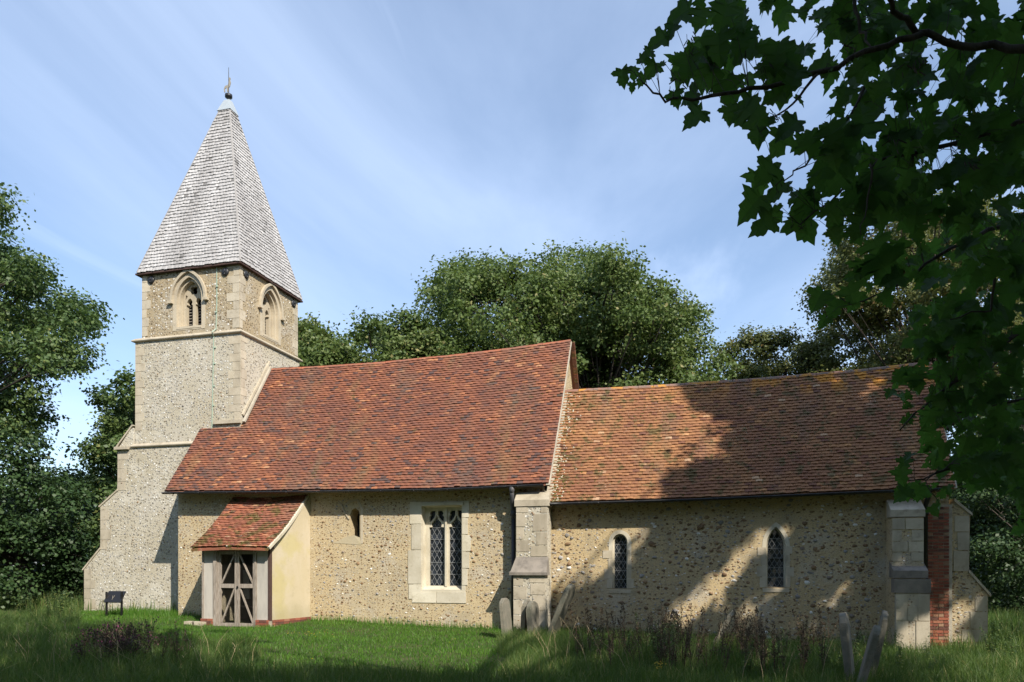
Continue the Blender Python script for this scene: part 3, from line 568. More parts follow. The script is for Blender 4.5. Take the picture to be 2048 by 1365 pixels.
# ---- chancel lancets
def lancet(cx, hw, z0, zs, rise, pointed, stones, lab):
    def oa(off): return arch(cx, hw, z0, zs, rise, 8, pointed, off)
    Wd = plate('lancet_window', oa(.13), [oa(.035)], .10, south(YC), 'stone_pale', CH, c0=-.007, label=lab)
    plate('frame', oa(.088), [oa(0)], .10, south(YC+.10), 'stone_pale', Wd)
    block_stones(south(YC), stones, Wd, 'stone', 'jamb_stone', .06, .012)
    MB().add([(cx-hw-.12, YC-.02, z0-.12), (cx+hw+.12, YC-.02, z0-.12), (cx+hw+.12, YC-.02, z0-.03), (cx-hw-.12, YC-.02, z0-.03), (cx+hw+.1, YC+.2, z0+.01), (cx-hw-.1, YC+.2, z0+.01), (cx+hw+.1, YC+.05, z0-.12), (cx-hw-.1, YC+.05, z0-.12)], [(0, 1, 2, 3), (3, 2, 4, 5), (7, 6, 1, 0)]).build('sill', 'stone', Wd)
    top = oa(0)
    def ins(a, z): return inpoly(a, z, top)
    lattice(cx, hw+.01, z0, zs+rise, YC+.17, Wd, .115, .19, lambda a, z: z < zs+rise*.4 or abs(a-cx) < hw*.75-(z-zs-rise*.4)*.6)
lancet(-2.28, .155, 1.05, 2.22, .18, False, [(-2.62, 1.05, -2.47, 1.28), (-2.68, 1.29, -2.47, 1.55), (-2.58, 1.56, -2.47, 1.8), (-2.72, 1.81, -2.47, 2.02), (-2.09, 1.05, -1.93, 1.3), (-2.09, 1.31, -2.0, 1.56), (-2.09, 1.57, -1.98, 1.78), (-2.09, 1.79, -2.02, 2.02)], 'round-headed lancet with pale jamb blocks')
lancet(1.465, .185, 1.11, 2.1, .42, True, [(1.09, 1.1, 1.24, 1.35), (1.02, 1.36, 1.24, 1.62), (1.12, 1.63, 1.24, 1.86), (1.04, 1.87, 1.24, 2.08), (1.69, 1.1, 1.80, 1.35), (1.69, 1.36, 1.88, 1.6), (1.69, 1.61, 1.78, 1.9), (1.69, 1.91, 1.84, 2.1)], 'pointed lancet nearer the brick pier')
# ---- buttresses
def buttress(name, x0, x1, prof, mat, lab=None, taper=None):
    """prof: list of (y,z) down the front, closed against the wall at its last y"""
    yb = prof[0][0]; P = prof+[(yb, prof[-1][1])]; n = len(P); V = [(x0, y, z) for y, z in P]+[(x1, y, z) for y, z in P]
    F = [tuple(range(n)), tuple(range(2*n-1, n-1, -1))]+[(i, n+i, n+(i+1) % n, (i+1) % n) for i in range(n)]
    return MB().add(V, F).build(name, mat, CH, label=lab)
BN = buttress('buttress', -4.86, -4.04, [(19.0, 3.50), (18.62, 3.28), (18.62, 3.16), (18.55, 3.16), (18.55, 1.82), (18.27, 1.5), (18.27, -.5)], 'tower_wall', 'stepped stone buttress between nave and chancel')
MB().add([(-4.88, 18.98, 3.56), (-4.02, 18.98, 3.56), (-4.02, 18.70, 3.50), (-4.88, 18.70, 3.50), (-4.90, 18.52, 3.30), (-4.0, 18.52, 3.30), (-4.0, 18.52, 3.14), (-4.90, 18.52, 3.14), (-4.0, 18.98, 3.14), (-4.9, 18.98, 3.14)],
         [(0, 3, 2, 1), (3, 4, 5, 2), (4, 7, 6, 5), (2, 5, 6, 8, 1), (4, 3, 0, 9, 7), (7, 9, 8, 6)]).build('weathering', 'stone_old', BN)
MB().add([(-4.86, 18.56, 1.86), (-4.02, 18.56, 1.86), (-4.0, 18.24, 1.50), (-4.92, 18.24, 1.50), (-3.97, 18.19, 1.46), (-4.95, 18.19, 1.46), (-3.97, 18.19, 1.39), (-4.95, 18.19, 1.39), (-3.97, 18.5, 1.39), (-4.95, 18.5, 1.39)],
         [(0, 3, 2, 1), (3, 5, 4, 2), (5, 7, 6, 4), (1, 2, 4, 6, 8), (0, 9, 7, 5, 3), (7, 9, 8, 6)]).build('weathering', 'stone_dark', BN)
block_stones(south(18.55), [(-4.86, 2.98, -4.55, 3.13), (-4.22, 2.96, -4.04, 3.13), (-4.86, 2.62, -4.62, 2.96), (-4.42, 2.5, -4.04, 2.94), (-4.86, 2.3, -4.66, 2.6), (-4.86, 1.98, -4.5, 2.28), (-4.34, 2.15, -4.04, 2.48), (-4.48, 1.86, -4.04, 2.13)], BN, 'stone_old', 'quoin_stone', .04, .008)
block_stones(south(18.27), [(-4.86, 1.12, -4.6, 1.36), (-4.45, 1.2, -4.04, 1.37), (-4.86, .78, -4.52, 1.1), (-4.42, .9, -4.04, 1.18), (-4.86, .4, -4.62, .76), (-4.36, .5, -4.04, .88), (-4.86, .0, -4.5, .38), (-4.4, .1, -4.04, .48)], BN, 'stone_old', 'quoin_stone', .04, .008)
PF = Pieces('flint', 'flint', FLB)
strew(PF, south(18.55), -4.84, -4.06, 1.9, 3.1, .085, .10, .03, .09, [], .6, lambda a, z: random.uniform(.2, 1)); strew(PF, south(18.27), -4.84, -4.06, -.2, 1.35, .085, .09, .03, .09, [], .65, lambda a, z: random.uniform(.2, 1)); PF.finish(BN, 0, 'flint_rubble', True)
BS = buttress('buttress', 3.88, 4.52, [(19.1, 3.12), (18.72, 2.95), (18.55, 2.78), (18.55, 2.7), (18.45, 2.7), (18.45, 1.55), (18.3, 1.35), (18.3, -.6)], 'chancel_wall', 'pale ashlar buttress beside the downpipe')
for lo, hi, zt, zb, yf, m_ in ((3.85, 4.55, 3.14, 2.72, 18.44, 'stone_old'), (3.86, 4.56, 1.72, 1.36, 18.24, 'stone_dark')):
    MB().add([(lo, yf+.42, zt), (hi, yf+.42, zt), (hi, yf, zb+.16), (lo, yf, zb+.16), (hi, yf, zb), (lo, yf, zb), (hi, yf+.42, zb), (lo, yf+.42, zb)], [(0, 3, 2, 1), (3, 5, 4, 2), (1, 2, 4, 6), (0, 7, 5, 3), (5, 7, 6, 4)]).build('weathering', m_, BS)
MB().box((3.87, 18.17, 1.03), (4.6, 18.5, 1.34)).build('weathering', 'stone_dark', BS)
MB().box((3.9, 18.19, -.6), (4.58, 18.6, 1.02)).build('pier', 'stone', BS)
block_stones(south(18.45), [(3.88, 2.44, 4.14, 2.69), (4.15, 2.44, 4.52, 2.69), (3.88, 2.18, 4.08, 2.43), (4.28, 2.18, 4.52, 2.43), (3.88, 1.94, 4.2, 2.17), (4.21, 1.94, 4.52, 2.17), (3.88, 1.73, 4.08, 1.93), (4.26, 1.73, 4.52, 1.93)], BS, 'stone', 'ashlar_block', .04, .012)
block_stones(south(18.19), [(3.9, .42, 4.12, 1.0), (4.34, .42, 4.58, 1.0), (4.13, .42, 4.33, .72), (3.9, -.2, 4.15, .41), (4.30, -.2, 4.58, .41)], BS, 'stone', 'ashlar_block', .04, .012)
PF = Pieces('flint', 'flint', FLB); strew(PF, south(18.45), 4.1, 4.26, 1.7, 2.42, .06, .04, .03, .06, [], .9, lambda a, z: random.uniform(.4, 1)); strew(PF, south(18.19), 4.15, 4.32, -.2, 1.0, .07, .04, .03, .06, [], .7, lambda a, z: random.uniform(.2, .8)); PF.finish(BS, 0, 'flint_rubble', True)
# brick pier (individual bricks) and east buttress
BP = MB().box((4.62, YC-.09, -.6), (5.24, YC+.1, 3.02)).build('brick_pier', 'mortar_edge', CH, label='red brick corner pier behind the downpipe')
z = -.35; i = 0
while z < 2.96:
    x = 4.62; seq = [.215, .215, .105] if i % 2 else [.105, .215, .215]; hdr = i % 2
    seq = [.1, .1, .1, .1, .1] if i % 3 == 2 else ([.21, .21, .1] if i % 3 == 0 else [.1, .21, .21])
    for w_ in seq:
        MB().box((x+.006, YC-.104-random.uniform(0, .004), z+.005), (x+w_+.006, YC-.05, z+.062), random.random()).build('brick', 'brick', BP); x += w_+.012
    z += .074; i += 1
BE = plate('buttress', [(5.24, -.6), (5.97, -.6), (5.98, .97), (5.60, 1.45), (5.62, 2.80), (5.34, 3.05), (5.24, 3.05)], [], .55, south(YC-.02), 'chancel_wall', CH, label='stepped buttress projecting east at the chancel corner')
block_stones(south(YC-.02), [(5.3, 2.4, 5.61, 2.76), (5.36, 1.98, 5.61, 2.39), (5.28, 1.5, 5.6, 1.97), (5.72, .6, 5.97, .94), (5.62, .2, 5.97, .59), (5.45, -.1, 5.97, .19), (5.6, -.4, 5.97, -.11)], BE, 'stone_old', 'quoin_stone', .04, .010)
MB().add([(5.28, YC-.06, 3.1), (5.66, YC-.06, 2.76), (5.66, YC-.06, 2.82), (5.3, YC-.06, 3.16), (5.28, YC+.6, 3.1), (5.66, YC+.6, 2.76), (5.66, YC+.6, 2.82), (5.3, YC+.6, 3.16)], [(0, 1, 2, 3), (3, 2, 6, 7), (1, 5, 6, 2), (4, 7, 6, 5), (0, 4, 5, 1)]).build('weathering', 'stone', BE)
MB().add([(5.58, YC-.06, 1.48), (6.03, YC-.06, .93), (6.03, YC-.06, 1.0), (5.6, YC-.06, 1.54), (5.58, YC+.6, 1.48), (6.03, YC+.6, .93), (6.03, YC+.6, 1.0), (5.6, YC+.6, 1.54)], [(0, 1, 2, 3), (3, 2, 6, 7), (1, 5, 6, 2), (4, 7, 6, 5), (0, 4, 5, 1)]).build('weathering', 'stone', BE)
PF = Pieces('flint', 'flint', FLB); strew(PF, south(YC-.02), 5.26, 5.55, -.3, 1.5, .09, .06, .04, .09, [], .8, lambda a, z: random.uniform(.2, 1)); PF.finish(BE, 0, 'flint_rubble', True)
# ---- porch
PX0, PX1, PY = -13.34, -11.28, 17.47
def SP(x, t): 
    xx = x+(.02 if x < -12.3 else .08)*t; z = 2.10+1.53*t-.10*math.sin(t*math.pi)+.03*math.sin((x+13.5)*1.3)*(1-t)-.05*math.sin((x+13.5)/2.3*math.pi)*t
    return Vector((xx, 17.18+1.84*t, z+.008*mnoise.noise(Vector((x*3, t*4, 0)))))
PR = slab(SP, [-13.50+2.33*i/10 for i in range(11)], [i/10 for i in range(11)], 'porch_roof', CH, 'tile_porch', -.03, .06)
def ttp(x, t): 
    r = random.random(); return random.uniform(0, .12) if r < .1 else (random.uniform(.9, 1) if r > .93 else .55+random.gauss(0, .16))
PT = Pieces('roof_tile', 'tile_porch', TLB); tile_roof(PT, SP, 24, .165, lambda t: -13.52, lambda t: -11.16, .034, ttp, 1.4); PT.finish(PR, 0, 'roof_tiles')
PM = Pieces('moss', 'moss', FLB)
for i in range(420):
    t = random.random()**1.6; x = random.uniform(-13.5, -11.3); sz = random.uniform(.015, .045)
    if mnoise.noise(Vector((x*1.5, t*3, 51))) < .0: continue
    xx = Vector((1, 0, 0)); y = Vector((0, .77, .64)); n_ = xx.cross(y); PM.put(random.randrange(12), fmat(SP(x, t)+n_*.022, xx, y, n_, sz*1.4, sz, sz*.45), random.random()*.6, sz)
PM.finish(PR, 0, 'moss', True)
m = MB(); 
for i in range(14): p, q = SP(-11.17, i/14), SP(-11.17, (i+1)/14); m.bar(p+Vector((.02, 0, -.02)), q+Vector((.02, 0, -.02)), .07, .075, (0, -.6, .8))
m.build('verge_mortar', 'stone_pale', PR)
m = MB(); A = (PX1, PY); B = (-11.0, 19.0); d = Vector((B[0]-A[0], B[1]-A[1], 0)).normalized(); nn = Vector((d.y, -d.x, 0))
def sidewall(name, A, B, zb, zt, th, mat, parent, sgn=1):
    V = []
    for off in (0, -th*sgn):
        n_ = nn*off; V += [(A[0]+n_.x, A[1]+n_.y, zb), (B[0]+n_.x, B[1]+n_.y, zb)]
        for i in range(9): t = 1-i/8; x = A[0]+(B[0]-A[0])*t; y = A[1]+(B[1]-A[1])*t; V.append((x+n_.x, y+n_.y, SP(-11.3, (y-17.18)/1.84).z-.08 if zt is None else zt))
    F = [tuple(range(11)), tuple(range(21, 10, -1))]+[(i, 11+i, 11+(i+1) % 11, (i+1) % 11) for i in range(11)]
    return MB().add(V, F).build(name, mat, parent)
PWR = sidewall('porch_side_wall', A, B, .05, None, .14, 'render', CH); d2 = nn; nn = Vector((1, 0, 0))
sidewall('porch_side_wall', (PX0+.14, PY), (PX0+.14, 19), .05, None, .14, 'render', CH); nn = d2
PL = MB().box((PX0-.04, PY-.05, -.35), (-12.93, PY+.12, .20)).build('brick_plinth', 'mortar_edge', CH); m2 = []
for i in range(4):
    z = -.08+i*.072; x = PX0-.05+(0 if i % 2 else -.0)
    for w_ in ([.21, .16] if i % 2 else [.1, .21, .06]): MB().box((x+.004, PY-.062, z), (x+w_, PY, z+.062), random.random()).build('brick', 'brick', PL); x += w_+.01
PL = MB().bar((-11.70, PY-.0, -.06), (PX1+.02, PY-.0, -.06), .14, .44).build('brick_plinth', 'mortar_edge', CH); P2 = MB().bar((PX1-.02, PY, -.06), (-11.02, 18.98, -.06), .14, .44).build('brick_plinth', 'mortar_edge', CH)
for i in range(5):
    z = -.16+i*.072; x = -11.68
    for w_ in ([.21, .17] if i % 2 else [.1, .21, .06]): MB().box((x, PY-.082, z), (x+w_, PY, z+.062), random.random()).build('brick', 'brick', PL); x += w_+.01
    s_ = 0; L = 1.55
    while s_ < L-.05: 
        w_ = min(.215 if (i+int(s_*7)) % 3 else .1, L-s_); p = Vector((PX1, PY, z+.031))+d*s_+d2*.073; MB().bar(p, p+d*(w_-.01), .02, .062, tint=random.random()).build('brick', 'brick', P2); s_ += w_
zt = 2.06
PFW = MB().box((PX0+.03, PY-.02, .2), (-12.97, PY+.08, zt-.02)).build('plaster_panel', 'plaster', CH)
MB().box((-11.675, PY-.02, .14), (PX1-.05, PY+.08, zt-.02)).build('plaster_panel', 'plaster', CH)
MB().box((PX0-.02, PY-.04, .2), (PX0+.03, PY+.1, zt)).build('corner_post', 'oak', CH); MB().box((PX1-.05, PY-.04, .16), (PX1+.012, PY+.06, zt)).build('corner_post', 'darkwood', CH)
MB().box((PX0-.06, PY-.06, zt), (PX1+.05, PY+.1, zt+.13)).build('wall_plate_beam', 'darkwood', CH)
MB().box((-12.99, PY-.06, -.1), (-12.89, PY+.12, zt)).build('door_post', 'oak', CH, jitter=.004); MB().box((-12.885, PY-.03, -.1), (-12.845, PY+.1, zt)).build('door_post', 'oak', CH, jitter=.003); MB().box((-11.735, PY-.05, -.1), (-11.68, PY+.1, zt)).build('door_post', 'oak', CH, jitter=.004)
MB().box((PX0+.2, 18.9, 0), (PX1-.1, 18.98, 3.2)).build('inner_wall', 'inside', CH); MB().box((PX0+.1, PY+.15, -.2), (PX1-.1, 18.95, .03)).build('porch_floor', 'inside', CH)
NB = MB().box((-12.62, 18.2, .7), (-12.42, 18.25, 1.5)).build('notice_board', 'plaster', CH); MB().box((-12.9, 18.45, .45), (-11.8, 18.8, .5)).build('porch_bench', 'oak', CH)
for k, (a, b) in enumerate(((-12.84, -12.30), (-12.28, -11.74))):
    g = root('porch_gate', (a, PY, 0), None, None); del WO[g]; g.parent = CH; WO[g] = Vector((a, PY, 0)); g.location = WO[g]-WO[CH]
    y0, y1 = PY-.02, PY+.035; zb_, zt_ = .0, 2.03
    MB().box((a, y0, zb_), (a+.055, y1, zt_)).build('stile', 'oak', g, jitter=.003); MB().box((b-.055, y0, zb_), (b, y1, zt_)).build('stile', 'oak', g, jitter=.003)
    for z in ((zb_, zb_+.09), (1.03, 1.14), (zt_-.1, zt_-.01)): MB().box((a+.066, y0+.004, z[0]), (b-.066, y1-.004, z[1])).build('rail', 'oak', g, jitter=.002)
    xo, xi = (a+.07, b-.07) if k == 0 else (b-.07, a+.07)
    MB().bar((xo, PY+.008, 1.15), (xi, PY+.008, 1.92), .04, .035, (0, -1, 0)).build('brace', 'oak', g); MB().bar((xo, PY+.008, .10), (xi, PY+.008, 1.02), .04, .035, (0, -1, 0)).build('brace', 'oak', g)
    m = MB()
    for i in range(14): x = a+.07+(b-a-.14)*i/13; m.bar((x, y1, .08), (x, y1, 1.95), .003, .003)
    for i in range(66): z = .09+i*.0285; m.bar((a+.07, y1, z), (b-.07, y1, z), .003, .003)
    m.build('wire_mesh', 'mesh', g)
MB().tube([(-12.25, PY-.04, 1.06), (-12.25, PY-.06, 1.05)], .03, 10).build('latch', 'iron', CH); 
ms = MB().box((-13.75, 17.2, -.2), (-13.2, 17.44, .12)).build('porch_kerb', 'stone_old', CH, jitter=.01)
# ---- tower
TW = plate('tower_wall', [(-18.0, -.5), (XT+.08, -.5), (XT+.08, 5.5), (-18.0, 5.5)], [], .7, south(YT-.06), 'tower_wall', CH)
S2 = plate('tower_wall', rect(-17.96, 5.5, XT+.05, 8.84), [], .7, south(YT-.02), 'tower_wall', CH)
plate('tower_east_wall', rect(20.84, -.5, 23.6, 5.5), [], .6, east(XT+.08), 'tower_wall', CH); plate('tower_east_wall', rect(20.88, 5.5, 23.58, 8.84), [], .6, east(XT+.05), 'tower_wall', CH)
MB().box((-17.98, 23.0, -.5), (XT-.6, 23.6, 8.8)).build('tower_north_wall', 'tower_wall', CH); MB().box((-17.98, 20.9, -.5), (-17.4, 22.99, 8.8)).build('tower_west_wall', 'tower_wall', CH)
TB = plate('buttress', [(-19.95, -.5), (-19.92, 1.53), (-19.3, 2.14), (-19.27, 3.58), (-18.63, 4.02), (-18.58, 5.42), (-18.12, 6.0), (-18.0, 6.05), (-18.0, -.5)], [], .8, south(YT-.06), 'tower_wall', CH, label='stepped buttress at the tower corner')
for a, b in (((-19.98, 1.46), (-19.28, 2.17)), ((-19.33, 3.52), (-18.6, 4.05)), ((-18.66, 5.42), (-18.02, 6.12))):
    MB().bar((a[0], YT+.34, a[1]+.02), (b[0], YT+.34, b[1]+.02), .86, .05, (0, 0, 1)).build('weathering', 'stone_old', TB)
def q2(x0, x1, zs_, parent): 
    z = zs_[0]; i = 0
    while z < zs_[1]-.1: h_ = min(random.uniform(.28, .42), zs_[1]-z); wd = random.uniform(.32, .5) if i % 2 else random.uniform(.2, .32); block_stones(south(YT-.06), [(x0, z, x0+wd, z+h_)], parent, 'stone_old', 'quoin_stone', .04, .006); z += h_; i += 1
q2(-19.935, 0, (-.1, 1.5), TB); q2(-19.285, 0, (2.15, 3.55), TB); q2(-18.61, 0, (4.05, 5.38), TB)
MB().box((-20.05, YT-.14, -.4), (-18.9, YT+.8, .06)).build('plinth', 'stone_old', TB)
BSW = plate('belfry_wall', rect(-17.72, 8.84, XT, 11.0), [arch(-15.95, .50, 9.16, 10.05, .72)], .5, south(YT), 'belfry_wall', CH)
BEW = plate('belfry_east_wall', rect(20.7, 8.84, 23.55, 11.0), [arch(21.87, .50, 9.16, 10.05, .72)], .5, east(XT), 'belfry_wall', CH)
MB().box((-17.72, 23.05, 8.84), (XT-.5, 23.55, 11.0)).build('belfry_north_wall', 'belfry_wall', CH); MB().box((-17.72, 20.7, 8.84), (-17.2, 23.04, 11.0)).build('belfry_west_wall', 'belfry_wall', CH)
MB().box((-17.2, 20.71, 8.7), (-14.7, 23.0, 8.8)).build('belfry_floor', 'inside', CH)
def string(name, x0, x1, y0, y1, z, pr, parent):
    # weathered moulding running round four sides
    V = []; o = [(x0, y0), (x1, y0), (x1, y1), (x0, y1)]; sg = [(-1, -1), (1, -1), (1, 1), (-1, 1)]
    prof = [(-.02, .07), (pr*.9, .0), (pr, -.025), (pr*.8, -.05), (-.02, -.08)]
    for e, dz in prof:
        for (a, b), (c, d_) in zip(o, sg): V.append((a+c*e, b+d_*e, z+dz))
    F = [(r*4+k, (r+1)*4+k, (r+1)*4+(k+1) % 4, r*4+(k+1) % 4) for r in range(4) for k in range(4)]
    return MB().add(V, F).build(name, 'stone_old', parent)
string('string_course', -17.98, XT+.05, YT-.02, 23.6, 8.86, .08, CH)
string('string_course', -18.02, XT+.08, YT-.06, 23.62, 5.47, .07, CH); MB().box((-18.66, YT-.17, 5.36), (-18.13, YT+.5, 5.45)).build('string_course', 'stone_old', CH)
for par, fr_, edge, sg, z0, z1, lo, sh in ((BSW, south(YT), -17.72, 1, 8.98, 10.95, .30, .2), (BSW, south(YT), XT, -1, 8.98, 10.95, .42, .24), (S2, south(YT-.02), -17.96, 1, 5.95, 8.72, .34, .22), (S2, south(YT-.02), XT+.05, -1, 6.1, 8.72, .42, .26), (BEW, east(XT), 20.2, 1, 8.98, 10.95, .3, .18), (BEW, east(XT), 23.55, -1, 8.98, 10.95, .32, .2), (S2, east(XT+.05), 20.18, 1, 6.6, 8.72, .3, .18)):
    block_stones(fr_, edge_quoins(edge, sg, z0, z1, lo, sh, .27), par, 'stone', 'quoin_stone', .05, .007)
PF = Pieces('flint', 'flint', FLB); tt = lambda a, z: random.choice([random.uniform(.35, .55), random.uniform(.72, .82), random.uniform(.6, .9), random.uniform(.6, .9), random.uniform(.7, 1)])
strew(PF, south(YT-.02), -17.6, -14.5, 6.0, 8.7, .085, .07, .025, .075, [], .85, tt); strew(PF, south(YT-.06), -19.2, -15.4, .1, 5.3, .10, .09, .025, .08, [(-21, 2.1, -19.25, 9), (-21, 4, -18.6, 9)], .7, tt)
strew(PF, east(XT+.05), 20.5, 23.4, 6.0, 8.7, .10, .11, .025, .06, [], .8, tt); PF.finish(TW, 0, 'flint_rubble', True)
PF = Pieces('flint', 'flint', FLB); exb = [(-16.6, 8.9, -15.3, 10.95), (-14.55, 8, -14, 12), (-18, 8, -17.42, 12)]
tb = lambda a, z: random.choice([random.uniform(.1, .5), random.uniform(.1, .5), random.uniform(.6, .9), 1.0])
strew(PF, south(YT), -17.5, -14.4, 9.0, 10.95, .085, .09, .03, .065, exb, .85, tb); strew(PF, east(XT), 20.45, 23.3, 9.0, 10.95, .085, .09, .03, .065, [(21.2, 8.9, 22.55, 10.95)], .85, tb); PF.finish(BSW, 0, 'flint_rubble', True)
def belfry(fr, cx, lab, spin):
    Wd = plate('belfry_window', arch(cx, .50, 9.06, 10.05, .72, off=.10), [arch(cx, .50, 9.14, 10.05, .72, off=-.04)], .10, fr, 'stone_warm', CH, c0=-.010, label=lab)
    plate('inner_order', arch(cx, .48, 9.16, 10.05, .70), [arch(cx, .40, 9.2, 10.05, .58)], .14, fr, 'stone_warm', Wd, c0=.09)
    L = lambda s: [(cx+s*.05, 9.22), (cx+s*.29, 9.22), (cx+s*.29, 9.92), (cx+s*.24, 9.94), (cx+s*.27, 10.02), (cx+s*.22, 10.10), (cx+s*.15, 10.14), (cx+s*.10, 10.10), (cx+s*.06, 10.02), (cx+s*.09, 9.94), (cx+s*.05, 9.92)][::s]
    Q = []
    for i in range(24): a = 2*math.pi*i/24; r = .105+.045*abs(math.cos(2*a)); Q.append((cx+r*math.cos(a+.78), 10.38+r*math.sin(a+.78)))
    T = lambda s: [(cx+s*.28, 10.12), (cx+s*.335, 10.10), (cx+s*.31, 10.26), (cx+s*.24, 10.22)][::s]
    plate('tracery', arch(cx, .42, 9.18, 10.05, .60), [L(-1), L(1), Q, T(-1), T(1)], .13, fr, 'stone_warm', Wd, c0=.24)
    hood = arch(cx, .50, 9.98, 10.05, .72, off=.16); hin = arch(cx, .50, 9.98, 10.05, .72, off=.085)
    hp = hood[1:]+[hood[0]]+[hin[0]]+[h for h in reversed(hin[2:])]+[hin[1]]
    plate('hood_mould', hood[1:]+hood[:1]+hin[:1]+hin[:0:-1], [], .10, fr, 'stone_warm', Wd, c0=-.085)
    for s_ in (-1, 1): A_, B_ = fr(cx+s_*.57, 9.92, -.11), fr(cx+s_*.73, 10.0, .0); MB().box(tuple(map(min, A_, B_)), tuple(map(max, A_, B_))).build('label_stop', 'stone_warm', Wd)
    A_, B_ = fr(cx-.46, 9.10, -.02), fr(cx+.46, 9.17, .3); MB().box(tuple(map(min, A_, B_)), tuple(map(max, A_, B_))).build('sill', 'stone_warm', Wd)
    for s_ in (-.17, .17):
        for k in range(8):
            z = 9.24+k*.095; P = [fr(cx+s_-.13, z, .37), fr(cx+s_+.13, z, .37), fr(cx+s_+.13, z+.075, .47), fr(cx+s_-.13, z+.075, .47)]; MB().add(P+[(a, b, c+.02) for a, b, c in P], [(3, 2, 1, 0), (4, 5, 6, 7), (0, 1, 5, 4), (1, 2, 6, 5), (2, 3, 7, 6), (3, 0, 4, 7)]).build('louvre_slat', 'stone_dark', Wd)
belfry(south(YT), -15.95, 'south belfry opening with louvres and hood mould', 0); belfry(east(XT), 21.87, 'east belfry opening above the nave ridge', 1)
for p, ax in (((-17.36, YT, 10.76), 1), ((-14.62, YT, 10.74), 1), ((XT, 20.5, 10.72), 0), ((XT, 23.25, 10.74), 0)):
    o = MB(); n_ = Vector((0, -1, 0)) if ax else Vector((1, 0, 0)); p = Vector(p)
    o.tube([p-n_*.01, p+n_*.035, p+n_*.055, p+n_*.06], [.125, .125, .10, .03], 20); pl = o.build('pattress_plate', 'iron', CH, True)
    o = MB().tube([p+n_*.055, p+n_*.095], .03, 8).build('bolt', 'iron', pl); MB().tube([p+n_*.05+Vector((0, 0, .09)), p+n_*.07-Vector((0, 0, .09))], .012, 6).build('rib', 'iron', pl)
# lightning conductor
m = MB(); pts = [(-14.93, YT-.015, 10.95), (-14.92, YT-.02, 9.9), (-14.95, YT-.02, 9.0), (-15.0, YT-.15, 8.87), (-15.02, YT-.04, 8.75), (-15.05, YT-.04, 7.3), (-15.08, YT-.04, 6.0), (-15.1, YT-.04, 5.9)]
for a, b in zip(pts, pts[1:]): m.bar(a, b, .028, .012, (0, -1, 0))
lc = m.build('lightning_conductor', 'tape', CH)
for z in (10.3, 9.5, 8.4, 7.9, 7.2, 6.6): MB().box((-15.1+(z-6)*.035, YT-.05, z), (-15.03+(z-6)*.035, YT-.02, z+.04)).build('clip', 'tape', lc)
# ---- spire
AX, AY, AZ = -15.72, 21.88, 17.50; ZE = 10.98; E0 = [(-17.79, 20.07), (XT+.11, 20.07), (XT+.11, 23.64), (-17.79, 23.64)]
def SPf(k):
    a, b = E0[k], E0[(k+1) % 4]
    def S(x, t):
        q = t*.905; c = Vector((a[0]+(b[0]-a[0])*x, a[1]+(b[1]-a[1])*x, ZE+(.02 if t else 0))); ap = Vector((AX, AY, AZ)); sag = -.02*math.sin(q*math.pi); return c.lerp(ap, q)+Vector((0, 0, sag))
    return S
SPI = MB(); V = [(a, b, ZE) for a, b in E0]+[tuple(Vector((a, b, ZE)).lerp(Vector((AX, AY, AZ)), .93)) for a, b in E0]; SPI.add([(a*1, b, c-.0) for a, b, c in V], [(0, 1, 5, 4), (1, 2, 6, 5), (2, 3, 7, 6), (3, 0, 4, 7), (3, 2, 1, 0), (4, 5, 6, 7)])
SPI = SPI.build('spire', 'shingle', CH)
PS = Pieces('shingle', 'shingle', TLB)
for k in range(4):
    S = SPf(k); rows = 50; sw = Vector((E0[k][0]-E0[(k+1) % 4][0], E0[k][1]-E0[(k+1) % 4][1], 0)).length
    for r in range(rows):
        t0, t1 = r/rows, (r+1)/rows; Wd = sw*(1-t0*.905); n = max(1, round(Wd/.115)); xs_ = [0]; 
        cuts = np.cumsum([random.uniform(.6, 1.4) for _ in range(n)]); cuts = [0]+list(cuts/cuts[-1])
        for a, b in zip(cuts, cuts[1:]):
            p = S((a+b)/2, t0); q = S((a+b)/2, t1); xd = S(b, t0)-S(a, t0); wx = xd.length; x = xd/wx; y = (q-p); y -= x*y.dot(x); L = y.length; y /= L; n_ = x.cross(y)
            t = min(1, max(0, .6+random.gauss(0, .10)+.45*mnoise.noise(Vector((a*4, t0*2.2, k)))-(.25 if t0 > .88 else 0))); t = .0 if random.random() < .012 else t
            PS.put(random.randrange(10), fmat(p+y*random.gauss(0, .008)+n_*(.003+abs(random.gauss(0, .004))), x, y, n_, wx, L, .034), t, wx*(1 if k < 2 else .3))
PS.finish(SPI, 300, 'shingles')
for k in range(4): 
    c = Vector((*E0[k], ZE+.03)); ap = Vector((AX, AY, AZ)); MB().bar(c, c.lerp(ap, .90), .055, .04, (E0[k][0]-AX, E0[k][1]-AY, 1), tint=.15).build('hip_board', 'shingle', SPI)
ring = lambda t, g: [tuple(Vector((a, b, ZE)).lerp(Vector((AX, AY, AZ)), t)+Vector(((a-AX)*g, (b-AY)*g, 0))) for a, b in E0]
MB().add(ring(.895, .03)+ring(.958, .012), [(0, 1, 5, 4), (1, 2, 6, 5), (2, 3, 7, 6), (3, 0, 4, 7), (4, 5, 6, 7)]).build('lead_cap', 'lead', SPI)
MB().box((-17.86, 20.06, ZE-.06), (XT+.12, 23.7, ZE-.012)).build('eaves_board', 'darkwood', SPI)
AZ -= .26
WV = MB().tube([(AX, AY, AZ-.15), (AX, AY, AZ+1.12)], [.02, .008], 8).build('weathervane', 'greyiron', CH, label='gilded cockerel vane on a rod')
MB().tube([(AX, AY, AZ+.07), (AX, AY, AZ+.11), (AX, AY, AZ+.2), (AX, AY, AZ+.23)], [.02, .12, .12, .02], 16).build('ball', 'iron', WV, True)
